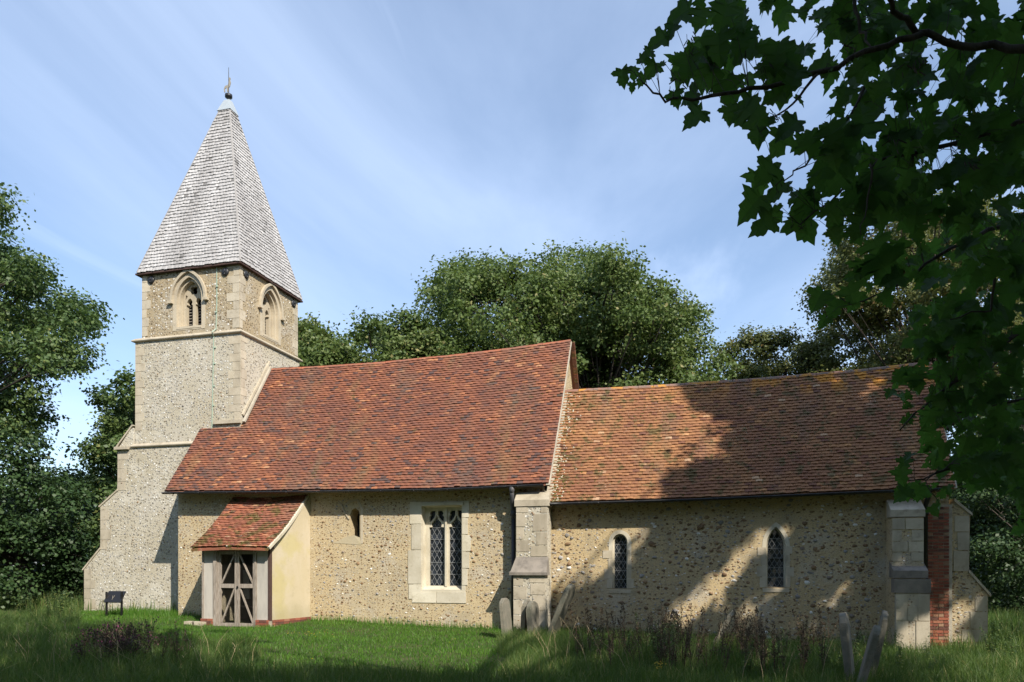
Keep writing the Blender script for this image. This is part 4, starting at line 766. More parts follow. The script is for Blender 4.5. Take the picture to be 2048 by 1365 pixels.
cock = [(-.10, .32), (-.14, .30), (-.16, .42), (-.11, .52), (-.04, .54), (0, .52), (.04, .60), (.07, .70), (.06, .78), (.10, .80), (.13, .76), (.11, .70), (.14, .60), (.10, .48), (.04, .42), (.03, .30), (-.02, .30), (-.03, .42), (-.08, .45), (-.11, .42)]
plate('cockerel', [(AX-.04+a*.9, AZ+b*.95+.02) for a, b in cock], [], .02, south(AY-.01), 'emblem', WV)
for k in (E0[0], ): m = MB(); m.tube([(AX+.03, AY-.05, AZ+.05), (AX+.2, AY-.1, AZ-.35), (AX+.28, AY-.3, AZ-.9)], .006, 5).build('conductor_wire', 'iron', WV)

# ================================================================ gravestones, sign
def gravestone(x, y, ang, lean_x, lean_y, h, w, th, lab, shape=0, mat='grave', sink=.3):
    r = root('gravestone', (x, y, gz(x, y)), lab, 'gravestone', None); del WO[r]; WO[r] = Vector((0, 0, 0)); n = 7; P = [(-w/2, -sink), (w/2, -sink), (w/2, h*.82)]
    if shape == 0: P += [(w/2*math.cos(a), h*.82+h*.18*math.sin(a)) for a in [math.pi*i/10 for i in range(1, 10)]]
    else: P += [(w*.36, h*.82), (w*.33, h*.9), (w*.16, h*.98), (0, h), (-w*.16, h*.98), (-w*.33, h*.9), (-w*.36, h*.82)]
    P += [(-w/2, h*.82)]; N = len(P); m = MB(); c = .012
    rings = [(-th/2, .97), (-th/2+c, 1), (th/2-c, 1), (th/2, .97)]; V = []
    for yy, sc in rings: V += [(a*sc, yy, b*sc if b > 0 else b) for a, b in P]
    F = [tuple(range(N))[::-1], tuple(3*N+i for i in range(N))]+[(q*N+i, q*N+(i+1) % N, (q+1)*N+(i+1) % N, (q+1)*N+i) for q in range(3) for i in range(N)]
    V = np.array(V); V += RNG.uniform(-.008, .008, V.shape); V[:, 0] += .02*np.sin(V[:, 2]*7+x); V[:, 1] += .012*np.sin(V[:, 2]*5+x*3); me = mkmesh('slab', V, F, random.random()); o = link('slab', me, mat, r); r.rotation_euler = (lean_y, lean_x, ang); return r
R90 = math.radians(90)
def lean(tilt, yaw): return (Matrix.Rotation(tilt, 4, 'Y')@Matrix.Rotation(R90-yaw, 4, 'Z')).to_euler()
for x, y, h, w_, th, shp, sink, tilt, yaw, lab in (
    (-4.66, 17.0, .95, .55, .10, 0, .3, -.10, .06, 'weathered upright gravestone with an eroded top just left of the stepped buttress'),
    (-4.36, 17.5, .90, .55, .10, 1, .3, .04, .05, 'grey upright gravestone standing in front of the stepped buttress'),
    (-4.10, 17.3, .86, .55, .11, 0, .3, -.07, .12, 'stained gravestone in front of the right edge of the stepped buttress'),
    (-3.75, 17.6, 1.38, .60, .12, 0, .4, .40, .1, 'dark gravestone leaning steeply right beside the chancel wall'),
    (.00, 17.6, .95, .60, .10, 0, .4, .50, .1, 'gravestone leaning right, half lost in tall weeds between the lancet windows'),
    (2.15, 13.2, 1.12, .62, .11, 0, .4, -.10, .22, 'narrow pale-topped gravestone tilted left, in the right foreground'),
    (2.12, 12.3, 1.02, .62, .10, 0, .4, .26, .15, 'mossy gravestone leaning right, nearest the camera in the right foreground'),
    (2.62, 14.0, 1.15, .62, .09, 0, .4, .20, .15, 'tall gravestone leaning right just behind the mossy one')):
    gravestone(x, y, 0, 0, 0, h, w_, th, lab, shp, sink=sink).rotation_euler = lean(tilt, yaw)
SG = root('information_stand', (-17.05, 18.35, gz(-17.05, 18.35)), 'black metal information stand with a dark sloping panel on the grass before the tower', 'sign')
bx, by = -17.35, 18.35; bz = gz(bx, by)
for dx_ in (0, .54): MB().bar((bx+dx_, by, bz-.1), (bx+dx_, by, bz+.72), .045, .045, (0, 1, 0)).build('leg', 'panel', SG)
pn = MB().add([(bx-.03, by-.08, bz+.42), (bx+.57, by-.08, bz+.42), (bx+.57, by+.12, bz+.74), (bx-.03, by+.12, bz+.74), (bx-.03, by-.06, bz+.40), (bx+.57, by-.06, bz+.40), (bx+.57, by+.14, bz+.72), (bx-.03, by+.14, bz+.72)], [(0, 1, 2, 3), (7, 6, 5, 4), (0, 4, 5, 1), (1, 5, 6, 2), (2, 6, 7, 3), (3, 7, 4, 0)]).build('panel', 'panel', SG)
ux = Vector((0, .2, .32)).normalized(); o_ = Vector((bx+.2, by-.02, bz+.51)); m = MB()
for a, b, c, d_ in ((0, .12, .035, .02), (.07, .13, .035, .02), (.035, .02, .035, -.02)): m.bar(o_+Vector((a, -.004, 0))+ux*b-Vector((0, .01, 0)), o_+Vector((c, -.014, 0))+ux*d_, .008, .004, (0, -1, .5))
m.build('emblem', 'emblem', pn)
# ================================================================ trees
def leafcloud(P, N, size, tint, asp=.75, curl=.15):
    """one bent four-point leaf per position; P (n,3), N (n,3) normals"""
    n = len(P); a = RNG.normal(size=(n, 3)); a -= N*(a*N).sum(1, keepdims=True); a /= np.linalg.norm(a, axis=1, keepdims=True)+1e-9; b = np.cross(N, a)
    L = (size*RNG.uniform(.7, 1.3, n))[:, None]; W = L*asp
    v0 = P-a*L*.5; v1 = P+b*W*.5-N*L*curl*.5+a*L*.05; v2 = P+a*L*.5-N*L*curl; v3 = P-b*W*.5-N*L*curl*.5+a*L*.05
    V = np.stack([v0, v1, v2, v3], 1).reshape(-1, 3); F = np.arange(4*n).reshape(n, 4)
    T = np.repeat(tint, 4); return V, F, T
def sph(n):
    v = RNG.normal(size=(n, 3)); return v/(np.linalg.norm(v, axis=1, keepdims=True)+1e-9)
def crown_mesh(name, blobs, nleaf, size, mat, parent, tint_bias=0, loose=.35, kind='stuff'):
    """blobs: (x,y,z,r). Leaves gather in sprays spread through each blob's shell"""
    R = np.array([b[3] for b in blobs]); C = np.array([b[:3] for b in blobs]); wgt = R**2/np.sum(R**2); per = 26; ns = max(1, nleaf//per)
    bi = RNG.choice(len(blobs), ns, p=wgt); d = sph(ns); d[:, 2] = d[:, 2]*.9+.12; rr = R[bi]*(1-np.abs(RNG.normal(0, loose, ns))*.6)*RNG.uniform(.75, 1.12, ns)
    SC_ = C[bi]+d*rr[:, None]*np.array([1, 1, .85]); sp_t = np.clip(.45+RNG.normal(0, .14, ns)+RNG.normal(0, .06, len(blobs))[bi]+tint_bias, 0, 1)
    sr = size*1.9; P = np.repeat(SC_, per, 0)+RNG.normal(size=(ns*per, 3))*np.array([sr, sr, sr*.6])*RNG.uniform(.5, 1.2, (ns, 1)).repeat(per, 0)
    N = np.repeat(d, per, 0)*.6+np.array([0, 0, .55])+RNG.normal(size=(ns*per, 3))*.5; N /= np.linalg.norm(N, axis=1, keepdims=True)
    T = np.clip(np.repeat(sp_t, per)+RNG.normal(0, .1, ns*per), 0, 1); big = RNG.random(ns*per) < .02; T[big] = 1
    V, F, T = leafcloud(P, N, size, T); c = C.mean(0); o = link(name, mkmesh(name, V-c, F, T), mat, parent, c, kind); return o
def limbs(trunkpts, rad, blobs, parent, mat='bark', twigs=3):
    t = MB().tube(trunkpts, rad, 9).build('trunk', mat, parent, True); tp = [Vector(p) for p in trunkpts]
    for b in blobs:
        e = Vector(b[:3]); st = tp[-1] if e.z > tp[-1].z+1 else tp[max(1, len(tp)-2)]; st = st.lerp(tp[-2], random.random()*.8); mid = st.lerp(e, .5)+Vector((random.gauss(0, .3), random.gauss(0, .3), random.gauss(.2, .3)))*min(1, b[3]); r0 = rad[-1]*random.uniform(.35, .6)
        m = MB().tube([st, st.lerp(mid, .5)+Vector((0, 0, .1)), mid, e], [r0, r0*.75, r0*.5, r0*.15], 6)
        for k in range(twigs):
            dd = Vector(sph(1)[0])*b[3]*.8; dd.z = abs(dd.z)*.7; s0 = mid.lerp(e, random.uniform(.1, .9)); m.tube([s0, s0+dd*.5+Vector((0, 0, .05)), e+dd], [r0*.3, r0*.2, r0*.06], 4, cap=False)
        m.build('limb', mat, parent, True)
def blobs_in(poly, D, spread, rpx, n, edge=.5):
    us = [p[0] for p in poly]; vs = [p[1] for p in poly]; out = []; tries = 0
    while len(out) < n and tries < 6000:
        tries += 1; u, v = random.uniform(min(us), max(us)), random.uniform(min(vs), max(vs)); r = rpx*random.uniform(.6, 1.2)
        if not inpoly(u, v, poly): continue
        if not all(inpoly(u+r*edge*math.cos(a), v+r*edge*math.sin(a), poly) for a in (0, 1.57, 3.14, 4.71)): continue
        if any(abs(u-o[4])+abs(v-o[5]) < r*.55 for o in out) and random.random() < .8: continue
        d = D+random.gauss(0, spread); p = atd(u, v, d); out.append((p.x, p.y, p.z, r*d/FPX, u, v))
    return [o[:4] for o in out]
def tree(name, lab, poly, D, base_uv, mat, nleaf, size, rpx=60, n=30, spread=1.5, tb=0, loose=.35, cat='tree', tr=.28, group=None, twigs=3, edge=.5):
    bl = blobs_in(poly, D, spread, rpx, n, edge); c = np.mean([b[:3] for b in bl], 0); zt = c[2]; bx_ = atd(base_uv, HOR, D); g0 = gz(bx_.x, bx_.y)
    r = root(name, (bx_.x, bx_.y, g0), lab, cat, group)
    limbs([(bx_.x, bx_.y, g0-.3), (bx_.x+.1, bx_.y, g0+(zt-g0)*.3), (bx_.x*.7+c[0]*.3, bx_.y*.7+c[1]*.3, g0+(zt-g0)*.6), (bx_.x*.4+c[0]*.6, bx_.y*.4+c[1]*.6, zt)], [tr*1.3, tr, tr*.8, tr*.5], bl, r, twigs=twigs)
    crown_mesh('crown', bl, nleaf, size, mat, r, tb, loose); return r
tree('sycamore_tree', 'broad domed green tree behind the roof step between nave and chancel', [(830, 590), (880, 530), (960, 520), (1050, 508), (1150, 512), (1215, 500), (1290, 545), (1370, 600), (1430, 660), (1455, 740), (1420, 830), (1100, 830), (880, 760), (850, 680)], 34, 1220, 'leaf_maple', 120000, .15, 52, 150, 2.4, 0, .4, tr=.4, edge=.5)
tree('small_tree', 'lower bushy tree behind the nave ridge, left of the big dome', [(690, 660), (740, 630), (840, 640), (920, 680), (930, 790), (680, 790), (670, 700)], 31, 800, 'leaf_maple', 26000, .15, 36, 30, 1.4, -.03, .5)
tree('small_tree', 'small tree touching the tower right edge above the nave roof', [(560, 640), (620, 640), (665, 680), (700, 720), (710, 790), (540, 790)], 32, 620, 'leaf_maple', 17000, .15, 34, 20, 1.3, .05, .5)
tree('airy_tree', 'thin airy yellow-green tree behind the middle of the chancel ridge', [(1440, 680), (1500, 655), (1560, 660), (1640, 640), (1690, 690), (1700, 800), (1440, 800)], 38, 1560, 'leaf_chestnut', 24000, .15, 36, 26, 1.3, -.1, .6, tr=.2)
tree('horse_chestnut_tree', 'tall browning tree behind the right end of the chancel roof', [(1630, 620), (1640, 520), (1690, 430), (1790, 380), (1900, 390), (2000, 410), (2090, 470), (2100, 810), (1650, 810), (1630, 690)], 33, 1860, 'leaf_chestnut', 95000, .14, 44, 100, 2, 0, .55, tr=.35, edge=.2)
tree('oak_tree', 'large oak cut by the left edge of the photo', [(-260, 420), (-60, 350), (-15, 380), (60, 520), (140, 520), (180, 600), (190, 680), (140, 740), (60, 790), (130, 880), (90, 960), (-260, 1000)], 30, -120, 'leaf_oak', 100000, .14, 46, 120, 2.4, 0, .5, tr=.45, edge=.25)
tree('ash_tree', 'dark green tree between the oak and the tower buttress', [(175, 760), (230, 725), (320, 735), (330, 1180), (150, 1180), (170, 1010), (160, 880)], 32, 270, 'leaf_oak', 32000, .15, 46, 30, 1.4, .03, .4)
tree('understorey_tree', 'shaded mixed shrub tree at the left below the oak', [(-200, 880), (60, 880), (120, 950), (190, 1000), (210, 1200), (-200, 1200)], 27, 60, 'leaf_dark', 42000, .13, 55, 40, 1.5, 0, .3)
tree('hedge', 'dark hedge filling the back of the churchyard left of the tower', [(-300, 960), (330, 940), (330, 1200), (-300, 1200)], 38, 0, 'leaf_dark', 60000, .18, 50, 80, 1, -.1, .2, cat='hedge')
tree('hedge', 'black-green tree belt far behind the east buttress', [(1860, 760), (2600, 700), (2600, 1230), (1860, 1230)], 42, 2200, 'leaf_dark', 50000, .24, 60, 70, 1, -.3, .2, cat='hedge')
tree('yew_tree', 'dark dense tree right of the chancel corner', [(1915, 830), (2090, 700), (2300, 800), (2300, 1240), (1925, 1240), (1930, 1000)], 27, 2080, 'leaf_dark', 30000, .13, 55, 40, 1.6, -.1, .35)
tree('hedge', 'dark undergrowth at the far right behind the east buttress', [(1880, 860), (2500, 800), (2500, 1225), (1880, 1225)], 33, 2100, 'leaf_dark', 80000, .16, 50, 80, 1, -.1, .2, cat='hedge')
# ---- the sycamore over the camera
GR = root('sycamore_tree', (7.2, -1.6, 0), 'dark overhanging sycamore whose leafy boughs fill the upper right corner', 'tree')
LIT = [[(-400, -300), (1100, -300), (1100, 1205), (1010, 1262), (300, 1262), (150, 1246), (0, 1228), (-400, 1215)],
       [(1100, 300), (1385, 560), (1375, 775), (1400, 805), (1440, 830), (1480, 855), (1445, 880), (1490, 905), (1430, 925), (1360, 945), (1290, 960), (1330, 1000), (1315, 1070), (1290, 1115), (1230, 1165), (1150, 1180), (1100, 1200)],
       [(560, 1240), (1000, 1250), (1040, 1330), (900, 1345), (640, 1310)]]
HALF = [[(1290, 1260), (1380, 1165), (1500, 1060), (1560, 1015), (1625, 1035), (1545, 1110), (1460, 1190), (1390, 1270)], [(1430, 1250), (1545, 1140), (1620, 1120), (1520, 1260)], [(1560, 1250), (1700, 1140), (1740, 1165), (1640, 1260)], [(1790, 1160), (1960, 1160), (1975, 1300), (1790, 1300)], [(1690, 800), (1760, 750), (1790, 765), (1720, 820)], [(1900, 1290), (2100, 1270), (2100, 1365), (1960, 1365)], ]
def shadow_uv(p):
    """where a leaf at p throws its shadow in the churchyard: roof, wall or grass"""
    d = -SD; best = None
    t = (p.z-.0)/SD.z; g = p+d*t
    if g.y > 19.05 and -16 < g.x < 5.4 or g.y > 20 and g.x < 5.4:
        tw = (19.05-p.y)/d.y; h_ = p+d*tw; best = h_
        if h_.z > 3.2:
            # roof plane z = 3.25 + 1.4*(y-18.7)
            tr_ = (p.z-3.25-1.4*(p.y-18.7))/(SD.z+1.4*d.y*1.0) if abs(SD.z+1.4*d.y) > 1e-6 else 0; h_ = p+d*tr_; best = h_
    else: best = g
    return proj(best)
def shade_ok(p):
    u, v = shadow_uv(p)
    if any(inpoly(u, v, P) for P in LIT): return False
    if any(inpoly(u, v, P) for P in HALF): return False
    return True
def seen(p, m=60):
    u, v = proj(p); return -m < u < 2048+m and -m < v < 1365+m
# targets in the shade: walk up the sun's ray to the canopy
can = []
def target():
    k = random.random()
    if k < .22: return Vector((random.uniform(-1, 5.4), random.uniform(18.7, 21.2), 0)), 'r'
    if k < .45: return Vector((random.uniform(-4, 6.2), 19.0, random.uniform(-.2, 3.2))), 'w'
    if k < .80:
        u, v = random.uniform(-60, 2110), 1225+200*random.random()**1.3; d = ray(u, v); return Vector((0, 0, EYE))+d*(-EYE/d.z), 'g'
    return Vector((random.uniform(-.9, 4.5), random.uniform(2, 6.5), random.uniform(2.5, 5.5))), 'n'
n_try = 0
while len(can) < 8400 and n_try < 60000:
    n_try += 1; p, kd = target()
    if kd == 'r': p.z = 3.3+1.4*(p.y-18.7)
    if kd != 'n':
        u, v = proj(p)
        if kd == 'w' and mnoise.noise(Vector((u/95+v/70, v/60-u/140, 1))) > .14 and random.random() < .75: continue
        if kd == 'r' and mnoise.noise(Vector((u/55, v/30, 8))) > .30 and random.random() < .8: continue
        if kd == 'g' and 380 < u < 1120 and v < 1345 and (mnoise.noise(Vector((u/130, v/26, 4))) > -.12 or random.random() < .3): continue
        if any(inpoly(u, v, P) for P in LIT): continue
        if any(inpoly(u, v, P) for P in HALF): continue
    c = p+SD*(random.uniform(14.5, 20) if kd != 'n' else random.uniform(4, 9))
    if kd == 'n' and not shade_ok(c): continue
    if seen(c, 200) or c.z < 4: continue
    can.append(c)
CA = np.array([tuple(c) for c in can]); per = 9; ns = len(CA)
P = np.repeat(CA, per, 0)+RNG.normal(0, .13, (ns*per, 3)); N = RNG.normal(size=(ns*per, 3))*.4+np.array(SD)*.7+np.array([0, 0, .4]); N /= np.linalg.norm(N, axis=1, keepdims=True)
V, F, T = leafcloud(P, N, .17, np.clip(RNG.normal(.45, .2, len(P)), 0, 1), .9); c0 = V.mean(0)
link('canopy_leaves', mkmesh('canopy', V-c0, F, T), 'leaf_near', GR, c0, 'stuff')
TR = MB().tube([(7.2, -1.6, -.3), (7.1, -1.5, 2), (7.3, -1.3, 5), (7.6, -1, 8.5), (8, -.5, 12), (8.3, 0, 15)], [.42, .34, .3, .24, .16, .06], 14).build('trunk', 'bark', GR, True)
for i in range(26):
    e = Vector(can[random.randrange(ns)]); s0 = Vector((7.3, -1.3, 5)).lerp(Vector((8.2, -.2, 14)), random.random()); mid = s0.lerp(e, .5)+Vector((0, 0, .8))
    if any(seen(s0.lerp(e, k/8)+Vector((0, 0, .5)), 30) for k in range(9)): continue
    MB().tube([s0, s0.lerp(mid, .5)+Vector((0, 0, .3)), mid, e], [.09, .07, .045, .012], 6).build('limb', 'bark', GR, True)
# low boughs in view: (pixel u, v, distance) bent through space
def spray(pts, r0, r1): return [atd(u, v, d) for u, v, d in pts], r0, r1
BOUGH = [([(2300, 120, 3.0), (2048, 95, 3.2), (1920, 90, 3.3), (1835, 62, 3.3), (1790, 20, 3.2), (1760, -40, 3.1)], .020, .009),
         ([(1840, 68, 3.3), (1750, 95, 3.25), (1650, 140, 3.2), (1500, 182, 3.15), (1400, 200, 3.1), (1330, 197, 3.05), (1285, 165, 3.0)], .014, .003),
         ([(1640, 145, 3.2), (1585, 205, 3.15), (1520, 265, 3.1)], .007, .002),
         ([(1735, 165, 3.4), (1710, 220, 3.3), (1660, 270, 3.3), (1590, 345, 3.2), (1550, 372, 3.2)], .008, .002),
         ([(2200, 180, 3.8), (2048, 240, 3.8), (1900, 290, 3.7), (1760, 320, 3.7), (1660, 400, 3.6), (1600, 450, 3.5)], .016, .003),
         ([(2300, 330, 4.4), (2048, 430, 4.4), (1900, 500, 4.2), (1800, 570, 4.1), (1700, 610, 4.0)], .018, .003),
         ([(2048, 480, 4.0), (1990, 520, 4.0), (1985, 620, 4.1), (1900, 640, 4.1)], .012, .003),
         ([(2300, 560, 5.0), (2048, 655, 5), (1950, 740, 4.9), (1860, 800, 4.8), (1800, 860, 4.7)], .02, .004),
         ([(2300, 760, 5.4), (2048, 800, 5.4), (1900, 830, 5.3)], .02, .004), ([(2300, 780, 5.6), (2048, 900, 5.6), (1900, 940, 5.5), (1830, 960, 5.4)], .02, .004),
         ([(1900, 930, 5.4), (1850, 960, 5.4), (1880, 1010, 5.3)], .006, .002), ([(1700, -20, 3.4), (1720, 60, 3.4), (1745, 100, 3.3)], .01, .004), ([(1740, 330, 3.4), (1735, 400, 3.4), (1722, 470, 3.3)], .006, .002)]
BO = []
for pts, a, b in BOUGH:
    W = [atd(u, v, d) for u, v, d in pts]; S_ = []
    for i in range(len(W)-1):
        for k in range(4): S_.append(W[i].lerp(W[i+1], k/4)+Vector([random.gauss(0, .006) for _ in range(3)]))
    S_.append(W[-1]); n = len(S_); BO.append((MB().tube(S_, [a+(b-a)*i/(n-1) for i in range(n)], 7).build('bough', 'bark', GR, True), S_))
MB().tube([(7.3, -1.3, 4.2), (6.2, .3, 4.6), (5.2, 1.5, 4.5), tuple(atd(2300, 120, 3.0))], [.1, .07, .045, .03], 8).build('bough', 'bark', GR, True)
for pt, z in ((atd(2200, 180, 3.8), 4.0), (atd(2300, 330, 4.4), 3.8), (atd(2300, 560, 5.0), 3.6), (atd(2300, 760, 5.4), 3.2), (atd(2300, 780, 5.6), 3.0)):
    MB().tube([(7.25, -1.4, z), Vector((7.25, -1.4, z)).lerp(pt, .5)+Vector((.4, 0, .3)), tuple(pt)], [.07, .04, .02], 7).build('bough', 'bark', GR, True)
def maple():
    """five-lobed toothed leaf, stalk at origin, tip along -Y, folded and drooping"""
    half = [(.02, 0), (.10, .07), (.28, .14), (.33, .08), (.30, .00), (.40, -.06), (.47, -.02), (.62, -.12), (.50, -.20), (.52, -.30), (.40, -.30), (.27, -.36), (.33, -.50), (.36, -.60), (.25, -.66), (.22, -.76), (.12, -.80), (.0, -1.0)]
    jit = lambda p: (p[0]*random.uniform(.88, 1.12), p[1]+random.uniform(-.025, .025)); R_ = [jit(p) for p in half[:-1]]+[half[-1]]; L_ = [(-a, b) for a, b in [jit(p) for p in half[:-1]]][::-1]
    pts = R_+L_; fold = random.uniform(.05, .35); dr = random.uniform(.1, .45); tw = random.uniform(-.2, .2)
    def z(a, b): return abs(a)*fold-dr*(b*b+a*a*.8)+tw*a*b+.02*math.sin(a*22+b*9)
    V = [(a, b, z(a, b)) for a, b in pts]+[(0, -.06, z(0, -.06)), (0, -.35, z(0, -.35)), (.0, -.6, z(0, -.6))]; n = len(pts); F = []
    c0, c1, c2 = n, n+1, n+2
    ctr = lambda i: c0 if pts[i][1] > -.13 and abs(pts[i][0]) < .7 else (c1 if pts[i][1] > -.45 else c2)
    for i in range(n):
        j = (i+1) % n; a, b = ctr(i), ctr(j)
        F.append((i, j, a))
        if a != b: F.append((j, b, a))
    return np.array(V), F
MPL = [maple() for _ in range(16)]
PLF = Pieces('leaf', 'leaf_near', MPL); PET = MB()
def put_leaf(p, size, stalk=None, tint=None, face=1.0):
    a = random.gauss(0, .9); down = Vector((math.sin(a)*.9, random.uniform(-.5, .5), -math.cos(a*.7)*.9)).normalized(); nrm = Vector((random.gauss(0, .5)*face, -1+random.gauss(0, .3)*face, random.gauss(.35*face, .6*face)))
    if face < 1: down.y *= .4
    y = -down; x = y.cross(nrm).normalized(); n_ = x.cross(y)
    PLF.put(random.randrange(16), fmat(p, x, y, n_, size, size, size), random.uniform(.1, .8) if tint is None else tint, size)
    if stalk is not None: PET.tube([stalk, stalk.lerp(p, .5)+Vector((0, 0, .02)), p], [.0016, .0012, .001], 4, cap=False)
def near_bough(p):
    best = None; bd = 9
    for _, S_ in BO:
        for q in S_:
            d = (q-p).length
            if d < bd: bd = d; best = q
    return best if bd < .35 else None
# outer leaves read off the outline of the boughs, then the dense inside
OUT = [(1240, 152, 40), (1262, 146, 26), (1300, 112, 30), (1275, 128, 34), (1285, 160, 30), (1308, 140, 40), (1328, 90, 48), (1345, 62, 38), (1375, 40, 62), (1400, 35, 50), (1345, 195, 36), (1370, 130, 60), (1340, 165, 30), (1410, 150, 64), (1400, 240, 54), (1430, 90, 66), (1390, 200, 46), (1445, 180, 60), (1450, 30, 60), (1480, 80, 56), (1465, 120, 64), (1500, 210, 44), (1480, 240, 66), (1510, 262, 62), (1450, 225, 34), (1560, 200, 48), (1560, 180, 60), (1520, 150, 66), (1550, 110, 70), (1590, 160, 56), (1590, 262, 60), (1565, 285, 58), (1600, 300, 62), (1650, 270, 60), (1655, 150, 56), (1700, 150, 54), (1690, 190, 40), (1665, 225, 34), (1712, 225, 28), (1738, 232, 28), (1505, 365, 66), (1540, 345, 56), (1515, 415, 66), (1565, 385, 56), (1590, 415, 60), (1575, 455, 50), (1540, 455, 56), (1590, 455, 66), (1620, 370, 46), (1645, 430, 46), (1625, 390, 34), (1645, 310, 56), (1660, 320, 40), (1680, 280, 66), (1720, 300, 76), (1690, 340, 86), (1680, 370, 60), (1695, 400, 66), (1680, 430, 60), (1700, 470, 44), (1720, 450, 56), (1660, 475, 40), (1740, 360, 70), (1770, 400, 70), (1750, 430, 60), (1640, 600, 50), (1670, 615, 46), (1690, 590, 50), (1715, 600, 44), (1745, 540, 88), (1740, 500, 60), (1790, 500, 50), (1800, 570, 50), (1760, 600, 40), (1650, 645, 30)]
for u, v, s_ in OUT:
    D_ = 3.15 if v < 350 else (3.5 if v < 500 else 4.0); D_ += random.gauss(0, .08); p = atd(u+s_*.1, v-s_*.35, D_); put_leaf(p, s_*.98*D_/FPX, near_bough(p), None, .35)
    if s_ > 38 and random.random() < .6: q = atd(u+random.gauss(12, 14), v-s_*.35+random.gauss(0, 16), D_+.06); put_leaf(q, s_*random.uniform(.45, .7)*D_/FPX, near_bough(q), None, .6)
DENSE = [([(1440, -60), (1480, -20), (1500, 60), (1560, 100), (1640, 120), (1760, 170), (1800, 260), (1700, 260), (1640, 90), (1560, 200), (1480, 190), (1400, 190), (1340, 150), (1440, 60)], 74, 3.2),
         ([(1450, -60), (2100, -60), (2100, 600), (1960, 600), (1900, 430), (1800, 480), (1760, 330), (1800, 240), (1720, 130), (1600, 60), (1520, 20)], 440, 3.4),
         ([(1700, 320), (1820, 300), (1900, 420), (1830, 480), (1760, 420)], 50, 3.6),
         ([(1790, 540), (1900, 470), (2100, 430), (2100, 1000), (2000, 1000), (1930, 900), (1850, 840), (1880, 760), (1850, 700), (1820, 650), (1900, 600)], 400, 4.6),
         ([(1770, 770), (1850, 730), (1960, 760), (2000, 960), (1900, 960), (1850, 880), (1790, 870)], 90, 4.9),
         ([(1790, 940), (1880, 900), (2000, 930), (1950, 1000), (1900, 1010), (1860, 1040), (1800, 1000)], 44, 5.2), ([(1830, 640), (1950, 600), (1960, 760), (1830, 720)], 60, 4.4), ([(2020, 1010), (2100, 990), (2100, 1110), (2030, 1080)], 14, 5.2)]
for poly, n, D_ in DENSE:
    us = [p[0] for p in poly]; vs = [p[1] for p in poly]; k = 0
    while k < n:
        u, v = random.uniform(min(us), max(us)), random.uniform(min(vs), max(vs))
        if not inpoly(u, v, poly): continue
        d = D_+abs(random.gauss(0, .5))*(1 if random.random() < .6 else 2.2); p = atd(u, v-20, d); put_leaf(p, random.uniform(.06, .145), near_bough(p)); k += 1
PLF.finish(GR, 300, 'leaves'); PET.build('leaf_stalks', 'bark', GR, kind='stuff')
# seed bunches (keys) along the twigs
m = MB()
for u, v in ((1380, 82), (1345, 150), (1525, 120), (1540, 235), (1520, 240), (1555, 370), (1600, 445), (1700, 100), (1830, 130), (1850, 120), (1790, 280), (1950, 320)):
    p = atd(u, v, 3.15 if v < 350 else 3.5)
    for k in range(9): q = p+Vector([random.gauss(0, .025) for _ in range(3)]); m.bar(q, q+Vector((random.gauss(0, .012), 0, -.02)), .006, .002)
m.build('seed_keys', 'bark', GR, kind='stuff')
# ================================================================ grass
def in_church(x, y): return (-15.4 < x < 5.2 and y > 18.98) or (-18.1 < x < -14 and y > 20.1) or (-13.4 < x < -11.1 and y > 17.4) or (-19.95 < x < -18 and y > 20.1) or (-4.9 < x < -4 and y > 18.2) or (3.85 < x < 4.6 and y > 18.15) or (x > 5.1 and x < 6 and y > 19.05 and y < 19.7)
def blades(name, n, area, h, wd, mat, dens=None, lean_=.35, segs=2):
    x0, x1, y0, y1 = area; P = []; tr_ = 0; 
    X = RNG.uniform(x0, x1, n); Y = RNG.uniform(y0, y1, n); keep = []
    for i in range(n):
        x, y = X[i], Y[i]; Z = -.2588*x*1.0; 
        if in_church(x, y): continue
        u, v = proj((x, y, 0))
        if not (-150 < u < 2200): continue
        q = dens(x, y) if dens else 1
        if random.random() < q: keep.append(i)
    X = X[keep]; Y = Y[keep]; n = len(X); Z = np.array([gz(a, b) for a, b in zip(X, Y)]); B = np.stack([X, Y, Z-.01], 1)
    hn = np.array([mnoise.noise(Vector((a*.9, b*.9, 5))) for a, b in zip(X, Y)]); H = h*RNG.uniform(.45, 1.25, n)*(1+.5*hn); an = RNG.uniform(0, 2*np.pi, n); wv = np.stack([np.cos(an), np.sin(an), 0*an], 1)*(wd*.5)
    la = RNG.uniform(0, 2*np.pi, n); ld = np.stack([np.cos(la), np.sin(la), 0*la], 1)*(H*np.abs(RNG.normal(0, lean_, n)))[:, None]; up = np.array([0, 0, 1.0])*H[:, None]
    T = np.clip(.45+.35*hn+RNG.normal(0, .17, n), 0, 1); T[RNG.random(n) < .03] = 1
    m1 = B+up*.55+ld*.35; tp = B+up+ld
    V = np.stack([B-wv, B+wv, m1+wv*.75, m1-wv*.75, tp], 1).reshape(-1, 3); b = np.arange(n)[:, None]*5
    F = np.concatenate([b+np.array([[0, 1, 2]]), b+np.array([[0, 2, 3]]), b+np.array([[3, 2, 4]])], 0); c = V.mean(0)
    o = link(name, mkmesh(name, V-c, F, np.repeat(T, 5)), mat, None, c, 'stuff'); return o
def region(x, y):
    if -13.6 < x < -10.9 and y > 16.2: return 0
    """1 = long rough grass, 0 = mown lawn"""
    u, v = proj((x, y, gz(x, y))); w_ = mnoise.noise(Vector((x*.6, y*.6, 9)))*60
    if u < 300+w_ and v > 1262-(u < 150)*40: return 1
    if v > 1300+w_*.4 and u < 520+w_: return 1
    if u > 1010+w_ and v < 1400: return 1
    if v > 1345+w_*.2: return .7
    if u < 160: return .8
    return 0
